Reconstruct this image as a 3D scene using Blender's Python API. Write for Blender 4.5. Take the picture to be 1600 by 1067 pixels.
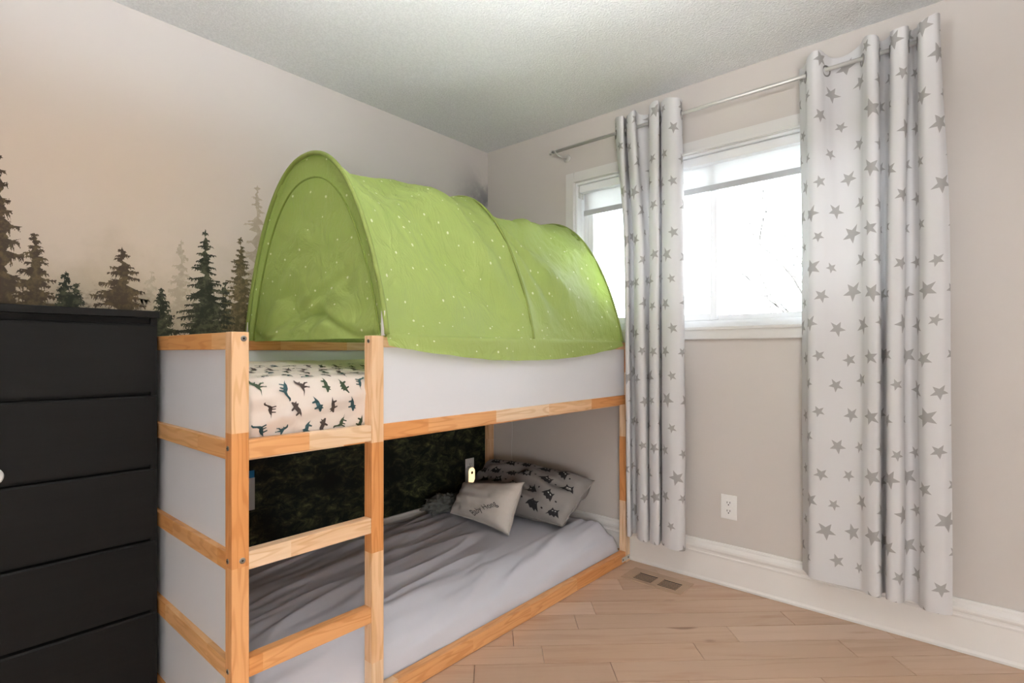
import bpy, bmesh, math, random
import numpy as np
from mathutils import Vector, Matrix, noise

for o in list(bpy.data.objects):
    bpy.data.objects.remove(o)
scene = bpy.context.scene
COL = scene.collection
random.seed(7)
PI = math.pi

# ------------------------------------------------------------------ camera
CAM_H = 1.11
F_PX = 841.0
YAW = math.radians(40.96)            # view direction measured from +X towards +Y
HORIZON = 551.0
cam_d = bpy.data.cameras.new('camera')
cam = bpy.data.objects.new('camera', cam_d)
COL.objects.link(cam)
cam.location = (0, 0, CAM_H)
cam.rotation_euler = (PI / 2, 0, YAW - PI / 2)
cam_d.sensor_width = 36.0
cam_d.lens = F_PX / 1600.0 * 36.0
cam_d.shift_y = (HORIZON - 533.5) / 1600.0
cam_d.clip_start = 0.02
scene.camera = cam

# ------------------------------------------------------------------ world, lights, exposure
def srgb(r, g, b):
    def f(c):
        c /= 255.0
        return c / 12.92 if c <= 0.04045 else ((c + 0.055) / 1.055) ** 2.4
    return (f(r), f(g), f(b), 1.0)

SKY_STRENGTH = 8.0
SUN_STRENGTH = 430.0
PENDANT_FILL_EMISSION = 190.0
FLOOR_FILL_EMISSION = 40.0
world = bpy.data.worlds.new('overcast_sky')
scene.world = world
world.use_nodes = True
wn = world.node_tree.nodes
wn['Background'].inputs[0].default_value = (0.93, 0.97, 1.0, 1)
wn['Background'].inputs[1].default_value = SKY_STRENGTH
scene.view_settings.view_transform = 'Standard'
scene.view_settings.look = 'None'
scene.view_settings.gamma = 1.0
scene.view_settings.use_curve_mapping = False
scene.view_settings.exposure = 0.42

# winter sun from behind the house: it never enters the window but lights the snow outside
sun_d = bpy.data.lights.new('sun', 'SUN')
sun_d.energy = SUN_STRENGTH
sun_d.angle = math.radians(0.53)
sun_d.color = (0.97, 0.98, 1.0)
sun = bpy.data.objects.new('sun', sun_d)
COL.objects.link(sun)
sun.rotation_euler = Vector((0.55, 0.30, -0.78)).to_track_quat('-Z', 'Y').to_euler()

# window portal: only guides the sampling of the sky through the opening
pl_d = bpy.data.lights.new('window_portal', 'AREA')
pl_d.shape = 'RECTANGLE'
pl_d.size = 1.60
pl_d.size_y = 0.88
pl_d.cycles.is_portal = True
pl = bpy.data.objects.new('window_portal', pl_d)
COL.objects.link(pl)
pl.location = (2.78, 0.98, 1.66)
pl.rotation_euler = (PI / 2, 0, PI / 2)

# room planes
WX = 2.612      # window wall
MY = 2.482      # mural wall
CZ = 2.444      # ceiling
BX, BY = -1.15, -1.45

# pixel helpers: a pixel gives a direction, the plane it lies on gives the distance
CA, SA = math.cos(YAW), math.sin(YAW)
def ray(x, y):
    t = (x - 800.0) / F_PX
    return (CA + t * SA, SA - t * CA, (HORIZON - y) / F_PX)
def onX(x, y, X):
    r = ray(x, y); d = X / r[0]
    return Vector((X, r[1] * d, CAM_H + r[2] * d))
def onY(x, y, Y):
    r = ray(x, y); d = Y / r[1]
    return Vector((r[0] * d, Y, CAM_H + r[2] * d))

# ------------------------------------------------------------------ object helpers
def tag(o, label=None, cat=None, group=None, kind=None):
    if label: o['label'] = label
    if cat: o['category'] = cat
    if group: o['group'] = group
    if kind: o['kind'] = kind
    return o

def adopt(o, parent):
    if parent is not None:
        o.parent = parent
        m = Matrix.Translation(parent.location)
        o.matrix_parent_inverse = m.inverted()

def thing(name, loc, label, cat, group=None, kind=None):
    o = bpy.data.objects.new(name, None)
    o.empty_display_size = 0.05
    o.location = loc
    COL.objects.link(o)
    return tag(o, label, cat, group, kind)

def mobj(name, verts, faces, mat, parent=None, smooth=False, uvs=None):
    me = bpy.data.meshes.new(name)
    me.from_pydata([tuple(v) for v in verts], [], faces)
    if mat is not None:
        me.materials.append(mat)
    if smooth:
        me.polygons.foreach_set('use_smooth', [True] * len(me.polygons))
    if uvs is not None:
        ul = me.uv_layers.new(name='UVMap')
        li = np.zeros(len(me.loops), dtype=np.int32)
        me.loops.foreach_get('vertex_index', li)
        ul.data.foreach_set('uv', np.asarray(uvs, dtype=np.float32)[li].ravel())
    me.update()
    o = bpy.data.objects.new(name, me)
    COL.objects.link(o)
    adopt(o, parent)
    return o

def bm_obj(name, bm, mat, parent=None, smooth=False):
    bmesh.ops.recalc_face_normals(bm, faces=bm.faces)
    me = bpy.data.meshes.new(name)
    bm.to_mesh(me); bm.free()
    if mat is not None:
        me.materials.append(mat)
    if smooth:
        me.polygons.foreach_set('use_smooth', [True] * len(me.polygons))
    o = bpy.data.objects.new(name, me)
    COL.objects.link(o)
    adopt(o, parent)
    return o

def bm_box(bm, x0, x1, y0, y1, z0, z1):
    vs = [bm.verts.new(p) for p in ((x0, y0, z0), (x1, y0, z0), (x1, y1, z0), (x0, y1, z0),
                                    (x0, y0, z1), (x1, y0, z1), (x1, y1, z1), (x0, y1, z1))]
    for f in ((0, 3, 2, 1), (4, 5, 6, 7), (0, 1, 5, 4), (1, 2, 6, 5), (2, 3, 7, 6), (3, 0, 4, 7)):
        bm.faces.new([vs[i] for i in f])

def box(name, x0, x1, y0, y1, z0, z1, mat, parent=None, bevel=0.0, seg=2):
    bm = bmesh.new()
    bm_box(bm, min(x0, x1), max(x0, x1), min(y0, y1), max(y0, y1), min(z0, z1), max(z0, z1))
    if bevel > 0:
        bmesh.ops.bevel(bm, geom=list(bm.edges), offset=bevel, segments=seg, affect='EDGES', profile=0.6)
    return bm_obj(name, bm, mat, parent)

def tube(pts, radii, n=10, cap=True):
    pts = [Vector(p) for p in pts]
    if not hasattr(radii, '__len__'):
        radii = [radii] * len(pts)
    V, F = [], []
    up = Vector((0.13, 0.27, 0.95))
    for i, p in enumerate(pts):
        d = (pts[min(i + 1, len(pts) - 1)] - pts[max(i - 1, 0)]).normalized()
        a = d.cross(up)
        if a.length < 1e-4:
            a = d.cross(Vector((1, 0, 0)))
        a.normalize(); b = d.cross(a).normalized()
        for k in range(n):
            t = 2 * PI * k / n
            V.append(p + (a * math.cos(t) + b * math.sin(t)) * radii[i])
    for i in range(len(pts) - 1):
        for k in range(n):
            k2 = (k + 1) % n
            F.append((i * n + k, i * n + k2, (i + 1) * n + k2, (i + 1) * n + k))
    if cap:
        F.append(tuple(range(n))[::-1])
        F.append(tuple((len(pts) - 1) * n + k for k in range(n)))
    return V, F

def grid(nu, nv, fn, uvfn=None):
    V, F, U = [], [], []
    for i in range(nu + 1):
        for j in range(nv + 1):
            u, v = i / nu, j / nv
            V.append(fn(u, v))
            U.append(uvfn(u, v) if uvfn else (u, v))
    for i in range(nu):
        for j in range(nv):
            a = i * (nv + 1) + j
            F.append((a, a + 1, a + nv + 2, a + nv + 1))
    return V, F, U

def extrude_profile(name, prof, p0, p1, nrm, mat, parent=None):
    """prof: list of (offset along nrm, z); swept from p0 to p1 (xy)."""
    V, F = [], []
    n = len(prof)
    for p in (p0, p1):
        for (o, z) in prof:
            V.append((p[0] + nrm[0] * o, p[1] + nrm[1] * o, z))
    for k in range(n):
        k2 = (k + 1) % n
        F.append((k, k2, n + k2, n + k))
    F.append(tuple(range(n))[::-1]); F.append(tuple(range(n, 2 * n)))
    o = mobj(name, V, F, mat, parent)
    bm = bmesh.new(); bm.from_mesh(o.data)
    bmesh.ops.recalc_face_normals(bm, faces=bm.faces)
    bm.to_mesh(o.data); bm.free()
    return o

def ring(name, c, axis, R, r, mat, parent, n=28, m=8):
    axis = Vector(axis).normalized()
    a = axis.cross(Vector((0, 0, 1)))
    if a.length < 1e-3: a = Vector((1, 0, 0))
    a.normalize(); b = axis.cross(a)
    c = Vector(c)
    V, F = [], []
    for i in range(n):
        t = 2 * PI * i / n
        d = a * math.cos(t) + b * math.sin(t)
        for j in range(m):
            s = 2 * PI * j / m
            V.append(c + d * (R + r * math.cos(s)) + axis * (0.6 * r * math.sin(s)))
    for i in range(n):
        for j in range(m):
            i2, j2 = (i + 1) % n, (j + 1) % m
            F.append((i * m + j, i2 * m + j, i2 * m + j2, i * m + j2))
    return mobj(name, V, F, mat, parent, True)

def disc(name, c, axis, R, depth, mat, parent, n=24, dome=0.0):
    axis = Vector(axis).normalized()
    a = axis.cross(Vector((0, 0, 1)))
    if a.length < 1e-3: a = Vector((1, 0, 0))
    a.normalize(); b = axis.cross(a)
    c = Vector(c)
    rows = [(R, 0.0), (R, depth * 0.7), (R * 0.88, depth)]
    if dome:
        rows += [(R * 0.6, depth + dome * 0.7), (R * 0.25, depth + dome)]
    V, F = [], []
    for (rr, h) in rows:
        for k in range(n):
            t = 2 * PI * k / n
            V.append(c + axis * h + (a * math.cos(t) + b * math.sin(t)) * rr)
    for i in range(len(rows) - 1):
        for k in range(n):
            k2 = (k + 1) % n
            F.append((i * n + k, i * n + k2, (i + 1) * n + k2, (i + 1) * n + k))
    F.append(tuple(range(n))[::-1])
    F.append(tuple((len(rows) - 1) * n + k for k in range(n)))
    return mobj(name, V, F, mat, parent)

# ------------------------------------------------------------------ materials
class NT:
    def __init__(self, name):
        self.m = bpy.data.materials.new(name)
        self.m.use_nodes = True
        self.t = self.m.node_tree
        self.b = self.t.nodes['Principled BSDF']
        self.out = self.t.nodes['Material Output']
    def n(self, typ, **kw):
        nd = self.t.nodes.new(typ)
        for k, v in kw.items():
            setattr(nd, k, v)
        return nd
    def l(self, a, b):
        self.t.links.new(a, b)
    def val(self, x, sock):
        if isinstance(x, (int, float)):
            sock.default_value = x
        else:
            self.l(x, sock)
    def math(self, op, a, b=0.0, c=None, clamp=False):
        nd = self.n('ShaderNodeMath', operation=op)
        nd.use_clamp = clamp
        self.val(a, nd.inputs[0]); self.val(b, nd.inputs[1])
        if c is not None: self.val(c, nd.inputs[2])
        return nd.outputs[0]
    def mix(self, fac, a, b, blend='MIX'):
        nd = self.n('ShaderNodeMix', data_type='RGBA', blend_type=blend)
        self.val(fac, nd.inputs[0])
        for s, x in ((nd.inputs[6], a), (nd.inputs[7], b)):
            if isinstance(x, tuple): s.default_value = x
            else: self.l(x, s)
        return nd.outputs[2]
    def coord(self, which='Object'):
        return self.n('ShaderNodeTexCoord').outputs[which]
    def scale(self, vec, s, loc=(0, 0, 0)):
        mp = self.n('ShaderNodeMapping')
        mp.inputs['Scale'].default_value = s
        mp.inputs['Location'].default_value = loc
        self.l(vec, mp.inputs[0])
        return mp.outputs[0]
    def noise(self, vec, scale, detail=3.0, rough=0.55, dist=0.0):
        nd = self.n('ShaderNodeTexNoise')
        nd.inputs['Scale'].default_value = scale
        nd.inputs['Detail'].default_value = detail
        nd.inputs['Roughness'].default_value = rough
        nd.inputs['Distortion'].default_value = dist
        if vec is not None: self.l(vec, nd.inputs['Vector'])
        return nd.outputs['Fac']
    def ramp(self, fac, stops, interp='LINEAR'):
        nd = self.n('ShaderNodeValToRGB')
        cr = nd.color_ramp
        cr.interpolation = interp
        while len(cr.elements) < len(stops): cr.elements.new(0.5)
        for e, (p, c) in zip(cr.elements, stops):
            e.position = p; e.color = c
        self.l(fac, nd.inputs[0])
        return nd.outputs[0]
    def mapr(self, v, a, b, c=0.0, d=1.0, smooth=True):
        nd = self.n('ShaderNodeMapRange')
        nd.interpolation_type = 'SMOOTHSTEP' if smooth else 'LINEAR'
        self.l(v, nd.inputs[0])
        for i, x in enumerate((a, b, c, d)): nd.inputs[i + 1].default_value = x
        return nd.outputs[0]
    def sep(self, vec):
        nd = self.n('ShaderNodeSeparateXYZ'); self.l(vec, nd.inputs[0])
        return nd.outputs
    def bump(self, h, strength, dist=0.01):
        nd = self.n('ShaderNodeBump')
        nd.inputs['Strength'].default_value = strength
        nd.inputs['Distance'].default_value = dist
        self.l(h, nd.inputs['Height'])
        self.l(nd.outputs[0], self.b.inputs['Normal'])
        return nd.outputs[0]
    def base(self, c, rough=0.6, spec=0.4, metal=0.0):
        if isinstance(c, tuple): self.b.inputs['Base Color'].default_value = c
        else: self.l(c, self.b.inputs['Base Color'])
        self.b.inputs['Roughness'].default_value = rough
        self.b.inputs['Specular IOR Level'].default_value = spec
        self.b.inputs['Metallic'].default_value = metal
    def translucent(self, color, fac):
        tr = self.n('ShaderNodeBsdfTranslucent')
        if isinstance(color, tuple): tr.inputs[0].default_value = color
        else: self.l(color, tr.inputs[0])
        mx = self.n('ShaderNodeMixShader')
        mx.inputs[0].default_value = fac
        self.l(self.b.outputs[0], mx.inputs[1]); self.l(tr.outputs[0], mx.inputs[2])
        self.l(mx.outputs[0], self.out.inputs[0])

def plain(name, c, rough=0.6, spec=0.4, metal=0.0, nscale=None, namt=0.04, bump=0.0):
    k = NT(name)
    v = k.noise(k.coord(), nscale or 40.0, 3)
    dark = tuple(x * (1 - namt * 2) for x in c[:3]) + (1,)
    k.base(k.mix(v, dark, c), rough, spec, metal)
    if bump: k.bump(v, bump, 0.003)
    return k.m

def wood(name, axis, tones, rough=0.45, seglen=0.34, grain_dark=0.66):
    k = NT(name)
    co = k.coord()
    s = k.sep(co)
    info = k.n('ShaderNodeObjectInfo')
    al = s[axis]
    seg = k.math('FLOOR', k.math('ADD', k.math('MULTIPLY', al, 1.0 / seglen), k.math('MULTIPLY', info.outputs['Random'], 9.7)))
    wnz = k.n('ShaderNodeTexWhiteNoise', noise_dimensions='2D')
    cb = k.n('ShaderNodeCombineXYZ')
    k.l(seg, cb.inputs[0]); k.l(info.outputs['Random'], cb.inputs[1])
    k.l(cb.outputs[0], wnz.inputs['Vector'])
    tone = k.ramp(wnz.outputs['Value'], [(i / len(tones), t) for i, t in enumerate(tones)], 'CONSTANT')
    sc = [38.0, 38.0, 38.0]; sc[axis] = 1.6
    v = k.n('ShaderNodeVectorMath', operation='ADD')
    k.l(co, v.inputs[0]); k.l(wnz.outputs['Color'], v.inputs[1])
    nz = k.noise(k.scale(v.outputs[0], sc), 1.0, 4, 0.6, 0.5)
    sc2 = [9.0, 9.0, 9.0]; sc2[axis] = 0.9
    n2 = k.noise(k.scale(v.outputs[0], sc2), 1.6, 2)
    rings = k.math('SINE', k.math('MULTIPLY', n2, 70.0))
    g = k.math('ADD', k.math('MULTIPLY', k.mapr(nz, 0.3, 0.75), 0.55), k.math('MULTIPLY', k.mapr(rings, 0.1, 1.0), 0.50), clamp=True)
    dk = k.mix(1.0, tone, (grain_dark + 0.12, grain_dark, grain_dark - 0.14, 1), 'MULTIPLY')
    k.base(k.mix(g, tone, dk), rough, 0.4)
    k.bump(nz, 0.08, 0.002)
    return k.m

PINE = [(0.82, 0.54, 0.32, 1), (0.74, 0.38, 0.16, 1), (0.84, 0.62, 0.42, 1), (0.68, 0.31, 0.11, 1), (0.82, 0.56, 0.35, 1)]
M = {}
for ax, nm in enumerate('xyz'):
    M['pine_' + nm] = wood('pine_grain_' + nm, ax, PINE if nm != 'y' else [(0.74, 0.40, 0.17, 1), (0.69, 0.34, 0.12, 1), (0.76, 0.44, 0.20, 1)])
M['white_panel'] = plain('white_lacquered_panel', (0.735, 0.735, 0.76, 1), 0.45, 0.4, nscale=6, namt=0.01)
M['trim'] = plain('white_trim_paint', (0.84, 0.82, 0.79, 1), 0.35, 0.45, nscale=8, namt=0.01)
M['casing'] = plain('window_casing_paint', (0.70, 0.685, 0.665, 1), 0.4, 0.4, nscale=8, namt=0.01)
M['vinyl'] = plain('white_vinyl', (0.84, 0.85, 0.86, 1), 0.35, 0.45, nscale=8, namt=0.01)
M['plate'] = plain('white_outlet_plastic', (0.84, 0.83, 0.81, 1), 0.35, 0.5, nscale=8, namt=0.01)
M['slot'] = plain('dark_slot', (0.02, 0.02, 0.02, 1), 0.7, 0.2)
M['steel'] = plain('brushed_steel', (0.66, 0.65, 0.62, 1), 0.38, 0.5, 0.55, nscale=60)
M['nickel'] = plain('dark_nickel', (0.30, 0.29, 0.28, 1), 0.32, 0.5, 1.0, nscale=60)
M['screw'] = plain('zinc_screw', (0.42, 0.41, 0.38, 1), 0.35, 0.5, 1.0, nscale=90)

def mat_wall():
    k = NT('greige_wall_paint')
    co = k.coord()
    n1 = k.noise(co, 2.0, 2)
    k.base(k.mix(n1, (0.59, 0.545, 0.51, 1), (0.61, 0.565, 0.53, 1)), 0.6, 0.3)
    k.bump(k.noise(co, 260, 3), 0.06, 0.002)
    return k.m
M['wall'] = mat_wall()

def mat_ceiling():
    k = NT('stippled_ceiling')
    co = k.coord()
    a = k.noise(co, 120, 4, 0.65)
    vo = k.n('ShaderNodeTexVoronoi'); vo.inputs['Scale'].default_value = 95
    k.l(co, vo.inputs['Vector'])
    h = k.math('ADD', k.mapr(a, 0.42, 0.66), k.math('MULTIPLY', vo.outputs['Distance'], -0.6))
    k.base(k.mix(k.mapr(a, 0.35, 0.62), (0.76, 0.765, 0.765, 1), (0.86, 0.865, 0.865, 1)), 0.85, 0.15)
    k.bump(h, 0.55, 0.006)
    return k.m
M['ceiling'] = mat_ceiling()

def mat_mural():
    """printed wallpaper: pale misty sky above, dark conifer forest below."""
    k = NT('forest_mural_print')
    co = k.coord()
    s = k.sep(co)
    x, z = s[0], s[2]
    n_big = k.noise(co, 1.3, 4, 0.55)
    n_mid = k.noise(co, 5.0, 5, 0.6)
    n_fine = k.noise(k.scale(co, (1, 1, 1.25)), 34.0, 6, 0.7)
    n_fol = k.noise(k.scale(co, (1, 1, 1.6)), 15.0, 7, 0.72, 0.6)
    warm = (0.62, 0.50, 0.405, 1)
    cool = (0.59, 0.565, 0.56, 1)
    sky = k.mix(k.mapr(x, 0.5, 1.9), warm, cool)
    sky = k.mix(k.mapr(z, 1.75, 2.4), sky, (0.62, 0.575, 0.55, 1))
    sky = k.mix(k.math('MULTIPLY', k.mapr(n_big, 0.35, 0.75), 0.22), sky, (0.50, 0.45, 0.41, 1))
    # misty far trees: soft smudges above the tree line and in the corner
    hz = k.math('SUBTRACT', k.math('ADD', z, k.math('MULTIPLY', n_mid, -0.55)), 0.0)
    mist = k.mapr(hz, 1.32, 0.95)
    sky = k.mix(k.math('MULTIPLY', mist, 0.55), sky, (0.30, 0.24, 0.15, 1))
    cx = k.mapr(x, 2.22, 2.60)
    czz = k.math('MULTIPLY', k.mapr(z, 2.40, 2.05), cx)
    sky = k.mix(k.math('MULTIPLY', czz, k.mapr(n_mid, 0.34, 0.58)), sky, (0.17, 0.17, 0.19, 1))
    # forest
    fol = k.ramp(n_fol, [(0.0, (0.004, 0.005, 0.004, 1)), (0.44, (0.007, 0.009, 0.006, 1)),
                         (0.56, (0.035, 0.040, 0.018, 1)), (0.68, (0.12, 0.12, 0.05, 1)), (1.0, (0.28, 0.26, 0.14, 1))])
    patch = k.mapr(n_mid, 0.36, 0.60)
    fol = k.mix(patch, (0.006, 0.007, 0.005, 1), fol)
    e1 = k.math('ADD', k.math('MULTIPLY', n_fine, 0.34), k.math('MULTIPLY', n_mid, 0.30))
    edge = k.mapr(k.math('ADD', z, k.math('MULTIPLY', e1, -1.0)), 0.88, 1.0)
    col = k.mix(edge, fol, sky)
    k.base(col, 0.65, 0.2)
    k.bump(k.noise(co, 300, 2), 0.03, 0.001)
    return k.m
M['mural'] = mat_mural()

def mat_tree_print(name, c1, c2, speck):
    k = NT(name)
    co = k.coord()
    n1 = k.noise(co, 45.0, 5, 0.7)
    k.base(k.mix(k.mapr(n1, 0.42, 0.68), c1, k.mix(k.noise(co, 9, 3), c2, speck)), 0.65, 0.2)
    return k.m
M['tree_brown'] = mat_tree_print('tree_print_brown', (0.055, 0.036, 0.022, 1), (0.13, 0.085, 0.045, 1), (0.11, 0.085, 0.04, 1))
M['tree_green'] = mat_tree_print('tree_print_green', (0.020, 0.022, 0.013, 1), (0.06, 0.06, 0.033, 1), (0.10, 0.095, 0.055, 1))
M['tree_olive'] = mat_tree_print('tree_print_olive', (0.075, 0.06, 0.028, 1), (0.16, 0.125, 0.06, 1), (0.22, 0.17, 0.09, 1))
M['tree_mist'] = mat_tree_print('tree_print_mist', (0.40, 0.33, 0.25, 1), (0.47, 0.39, 0.30, 1), (0.50, 0.42, 0.33, 1))

def mat_floor():
    k = NT('maple_floor_plank')
    co = k.coord()
    info = k.n('ShaderNodeObjectInfo')
    rot = k.n('ShaderNodeVectorRotate', rotation_type='Z_AXIS')
    k.l(co, rot.inputs['Vector'])
    rot.inputs['Angle'].default_value = math.radians(47.0)
    off = k.n('ShaderNodeVectorMath', operation='ADD')
    cb = k.n('ShaderNodeCombineXYZ')
    k.l(k.math('MULTIPLY', info.outputs['Random'], 31.0), cb.inputs[0])
    k.l(k.math('MULTIPLY', info.outputs['Random'], 17.0), cb.inputs[2])
    k.l(rot.outputs[0], off.inputs[0]); k.l(cb.outputs[0], off.inputs[1])
    v = off.outputs[0]
    nz = k.noise(k.scale(v, (1.6, 26, 26)), 1.0, 5, 0.6, 0.6)
    n2 = k.noise(k.scale(v, (1.2, 7, 7)), 1.3, 3, 0.5, 0.8)
    tone = k.ramp(info.outputs['Random'], [(0.0, (0.52, 0.35, 0.245, 1)), (0.3, (0.58, 0.40, 0.285, 1)), (0.6, (0.64, 0.46, 0.345, 1)), (0.85, (0.55, 0.365, 0.25, 1))])
    c = k.mix(k.math('MULTIPLY', k.mapr(nz, 0.45, 0.8), 0.45), tone, (0.36, 0.19, 0.10, 1))
    c = k.mix(k.math('MULTIPLY', k.mapr(n2, 0.55, 0.78), 0.5), c, (0.36, 0.16, 0.065, 1))
    knot = k.noise(k.scale(v, (3.0, 9, 9)), 1.0, 2, 0.4)
    c = k.mix(k.math('MULTIPLY', k.mapr(knot, 0.74, 0.80), 0.7), c, (0.16, 0.065, 0.025, 1))
    k.base(c, 0.34, 0.4)
    k.bump(nz, 0.04, 0.001)
    return k.m
M['floor'] = mat_floor()
M['subfloor'] = plain('subfloor_board', (0.10, 0.055, 0.03, 1), 0.8, 0.2)
M['vent'] = plain('vent_wood', (0.50, 0.34, 0.225, 1), 0.45, 0.35, nscale=14, namt=0.10)

def mat_dresser():
    k = NT('black_brown_stained_ash')
    co = k.coord()
    nz = k.noise(k.scale(co, (2.2, 30, 42)), 1.0, 5, 0.62, 0.7)
    k.base(k.mix(nz, (0.0045, 0.0042, 0.0038, 1), (0.010, 0.009, 0.008, 1)), 0.6, 0.14)
    k.bump(nz, 0.18, 0.002)
    return k.m
M['dresser'] = mat_dresser()

def mat_tent(name, base, trans, dots=True, fac=0.34):
    k = NT(name)
    uv = k.coord('UV')
    n1 = k.noise(k.scale(uv, (1, 1, 1)), 3.0, 3)
    b2 = tuple(x * 0.90 for x in base[:3]) + (1,)
    c = k.mix(n1, b2, base)
    if dots:
        vo = k.n('ShaderNodeTexVoronoi', voronoi_dimensions='2D')
        vo.inputs['Scale'].default_value = 13.0
        k.l(uv, vo.inputs['Vector'])
        sepc = k.n('ShaderNodeSeparateColor'); k.l(vo.outputs['Color'], sepc.inputs[0])
        rad = k.math('MULTIPLY_ADD', sepc.outputs[0], 0.035, 0.030)
        d = k.math('LESS_THAN', vo.outputs['Distance'], rad)
        keep = k.math('GREATER_THAN', sepc.outputs[1], 0.22)
        dd = k.math('MULTIPLY', d, keep)
        c = k.mix(dd, c, (0.86, 0.88, 0.62, 1))
    k.base(c, 0.55, 0.3)
    cr = k.math('ABSOLUTE', k.math('SUBTRACT', k.noise(k.scale(uv, (1.0, 0.55, 1)), 11.0, 4, 0.6, 0.8), 0.5))
    k.bump(k.math('MINIMUM', cr, 0.10), 0.45, 0.05)
    k.translucent(trans, fac)
    return k.m
M['tent'] = mat_tent('green_tent_fabric', (0.40, 0.49, 0.145, 1), (0.42, 0.62, 0.12, 1), True, 0.26)
M['tent_seam'] = mat_tent('green_tent_binding', (0.25, 0.32, 0.06, 1), (0.22, 0.40, 0.05, 1), False, 0.2)
M['tent_edge'] = mat_tent('green_tent_hoop_sleeve', (0.27, 0.33, 0.08, 1), (0.24, 0.40, 0.06, 1), False, 0.18)

def mat_curtain():
    k = NT('white_star_curtain_cloth')
    uv = k.coord('UV')                       # metres along the cloth
    cell = 0.106
    def layer(cell, offx, offy, seed, R, rv):
        p = k.scale(uv, (1 / cell, 1 / (cell * 1.12), 1), (offx, offy, 0))
        s = k.sep(p)
        row = k.math('FLOOR', s[1])
        xs = k.math('ADD', s[0], k.math('MULTIPLY', k.math('MODULO', k.math('ABSOLUTE', row), 2.0), 0.5))
        ix = k.math('FLOOR', xs)
        cb = k.n('ShaderNodeCombineXYZ'); k.l(ix, cb.inputs[0]); k.l(row, cb.inputs[1]); cb.inputs[2].default_value = seed
        wnz = k.n('ShaderNodeTexWhiteNoise', noise_dimensions='3D'); k.l(cb.outputs[0], wnz.inputs['Vector'])
        rc = k.n('ShaderNodeSeparateColor'); k.l(wnz.outputs['Color'], rc.inputs[0])
        fx = k.math('SUBTRACT', k.math('SUBTRACT', xs, ix), k.math('MULTIPLY_ADD', rc.outputs[0], 0.30, 0.35))
        fy = k.math('SUBTRACT', k.math('SUBTRACT', s[1], row), k.math('MULTIPLY_ADD', rc.outputs[1], 0.30, 0.35))
        fy = k.math('MULTIPLY', fy, 1.12)
        r = k.math('SQRT', k.math('ADD', k.math('MULTIPLY', fx, fx), k.math('MULTIPLY', fy, fy)))
        th = k.math('ADD', k.math('ARCTAN2', fy, fx), k.math('MULTIPLY_ADD', rc.outputs[2], 0.6, 6.2))
        seg = 2 * PI / 5
        a = k.math('ABSOLUTE', k.math('SUBTRACT', k.math('MODULO', th, seg), seg / 2))
        # tip at a = 0, notch at a = pi/5
        rin = 0.42
        # line from (1,0) to (rin cos36, rin sin36)
        c36, s36 = math.cos(PI / 5) * rin, math.sin(PI / 5) * rin
        nx, ny = s36, 1 - c36                # normal of that edge
        e = k.math('MULTIPLY', r, k.math('ADD', k.math('MULTIPLY', k.math('COSINE', a), nx), k.math('MULTIPLY', k.math('SINE', a), ny)))
        size = k.math('MULTIPLY_ADD', k.math('POWER', wnz.outputs['Value'], 1.4), rv, R)
        return k.math('LESS_THAN', e, k.math('MULTIPLY', size, nx))
    st = layer(cell, 0.31, 0.17, 3.0, 0.22, 0.17)
    base = k.mix(k.noise(uv, 5.0, 2), (0.655, 0.645, 0.65, 1), (0.68, 0.67, 0.675, 1))
    c = k.mix(st, base, (0.36, 0.345, 0.335, 1))
    k.base(c, 0.8, 0.2)
    k.bump(k.noise(uv, 900.0, 2), 0.05, 0.001)
    k.translucent(c, 0.05)
    return k.m
M['curtain'] = mat_curtain()

def mat_cloth(name, c1, c2, scale=4.0, bump=0.1, rough=0.85, stretch=(1, 1, 1), bscale=30.0):
    k = NT(name)
    co = k.coord()
    k.base(k.mix(k.noise(k.scale(co, stretch), scale, 3), c1, c2), rough, 0.2)
    k.bump(k.noise(k.scale(co, stretch), bscale, 4), bump, 0.006)
    return k.m
M['grey_sheet'] = mat_cloth('grey_fitted_sheet', (0.55, 0.55, 0.60, 1), (0.68, 0.68, 0.74, 1), 3.0, 0.12, 0.75, (0.6, 2.4, 1), 7)
M['dino_sheet'] = mat_cloth('cream_sheet', (0.72, 0.62, 0.54, 1), (0.76, 0.67, 0.60, 1), 3.0, 0.15, 0.8, (1, 1, 3), 9)
M['pillow_white'] = mat_cloth('white_plush', (0.60, 0.56, 0.51, 1), (0.74, 0.70, 0.65, 1), 6.0, 0.25, 0.95, bscale=60)
M['pillow_grey'] = mat_cloth('grey_printed_cotton', (0.23, 0.215, 0.205, 1), (0.29, 0.27, 0.26, 1), 6.0, 0.2, 0.85, bscale=25)
M['blanket'] = mat_cloth('grey_muslin', (0.10, 0.11, 0.10, 1), (0.16, 0.165, 0.155, 1), 12.0, 0.5, 0.95, bscale=55)
M['ink'] = plain('black_print_ink', (0.028, 0.027, 0.028, 1), 0.8, 0.2)
M['ink_eye'] = plain('white_print_ink', (0.55, 0.53, 0.50, 1), 0.8, 0.2)
M['dino_green'] = plain('green_dinosaur_ink', (0.045, 0.065, 0.035, 1), 0.8, 0.2)
M['dino_teal'] = plain('teal_dinosaur_ink', (0.035, 0.075, 0.08, 1), 0.8, 0.2)
M['dino_brown'] = plain('brown_dinosaur_ink', (0.07, 0.05, 0.042, 1), 0.8, 0.2)
M['cord'] = plain('white_cord', (0.75, 0.74, 0.72, 1), 0.7, 0.3)
M['paper'] = plain('white_paper', (0.62, 0.62, 0.64, 1), 0.8, 0.2)
M['paper_blue'] = plain('blue_paper_header', (0.03, 0.20, 0.48, 1), 0.8, 0.2)
M['bark'] = plain('pale_bark', (0.016, 0.015, 0.014, 1), 0.95, 0.02, namt=0.15)

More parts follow.
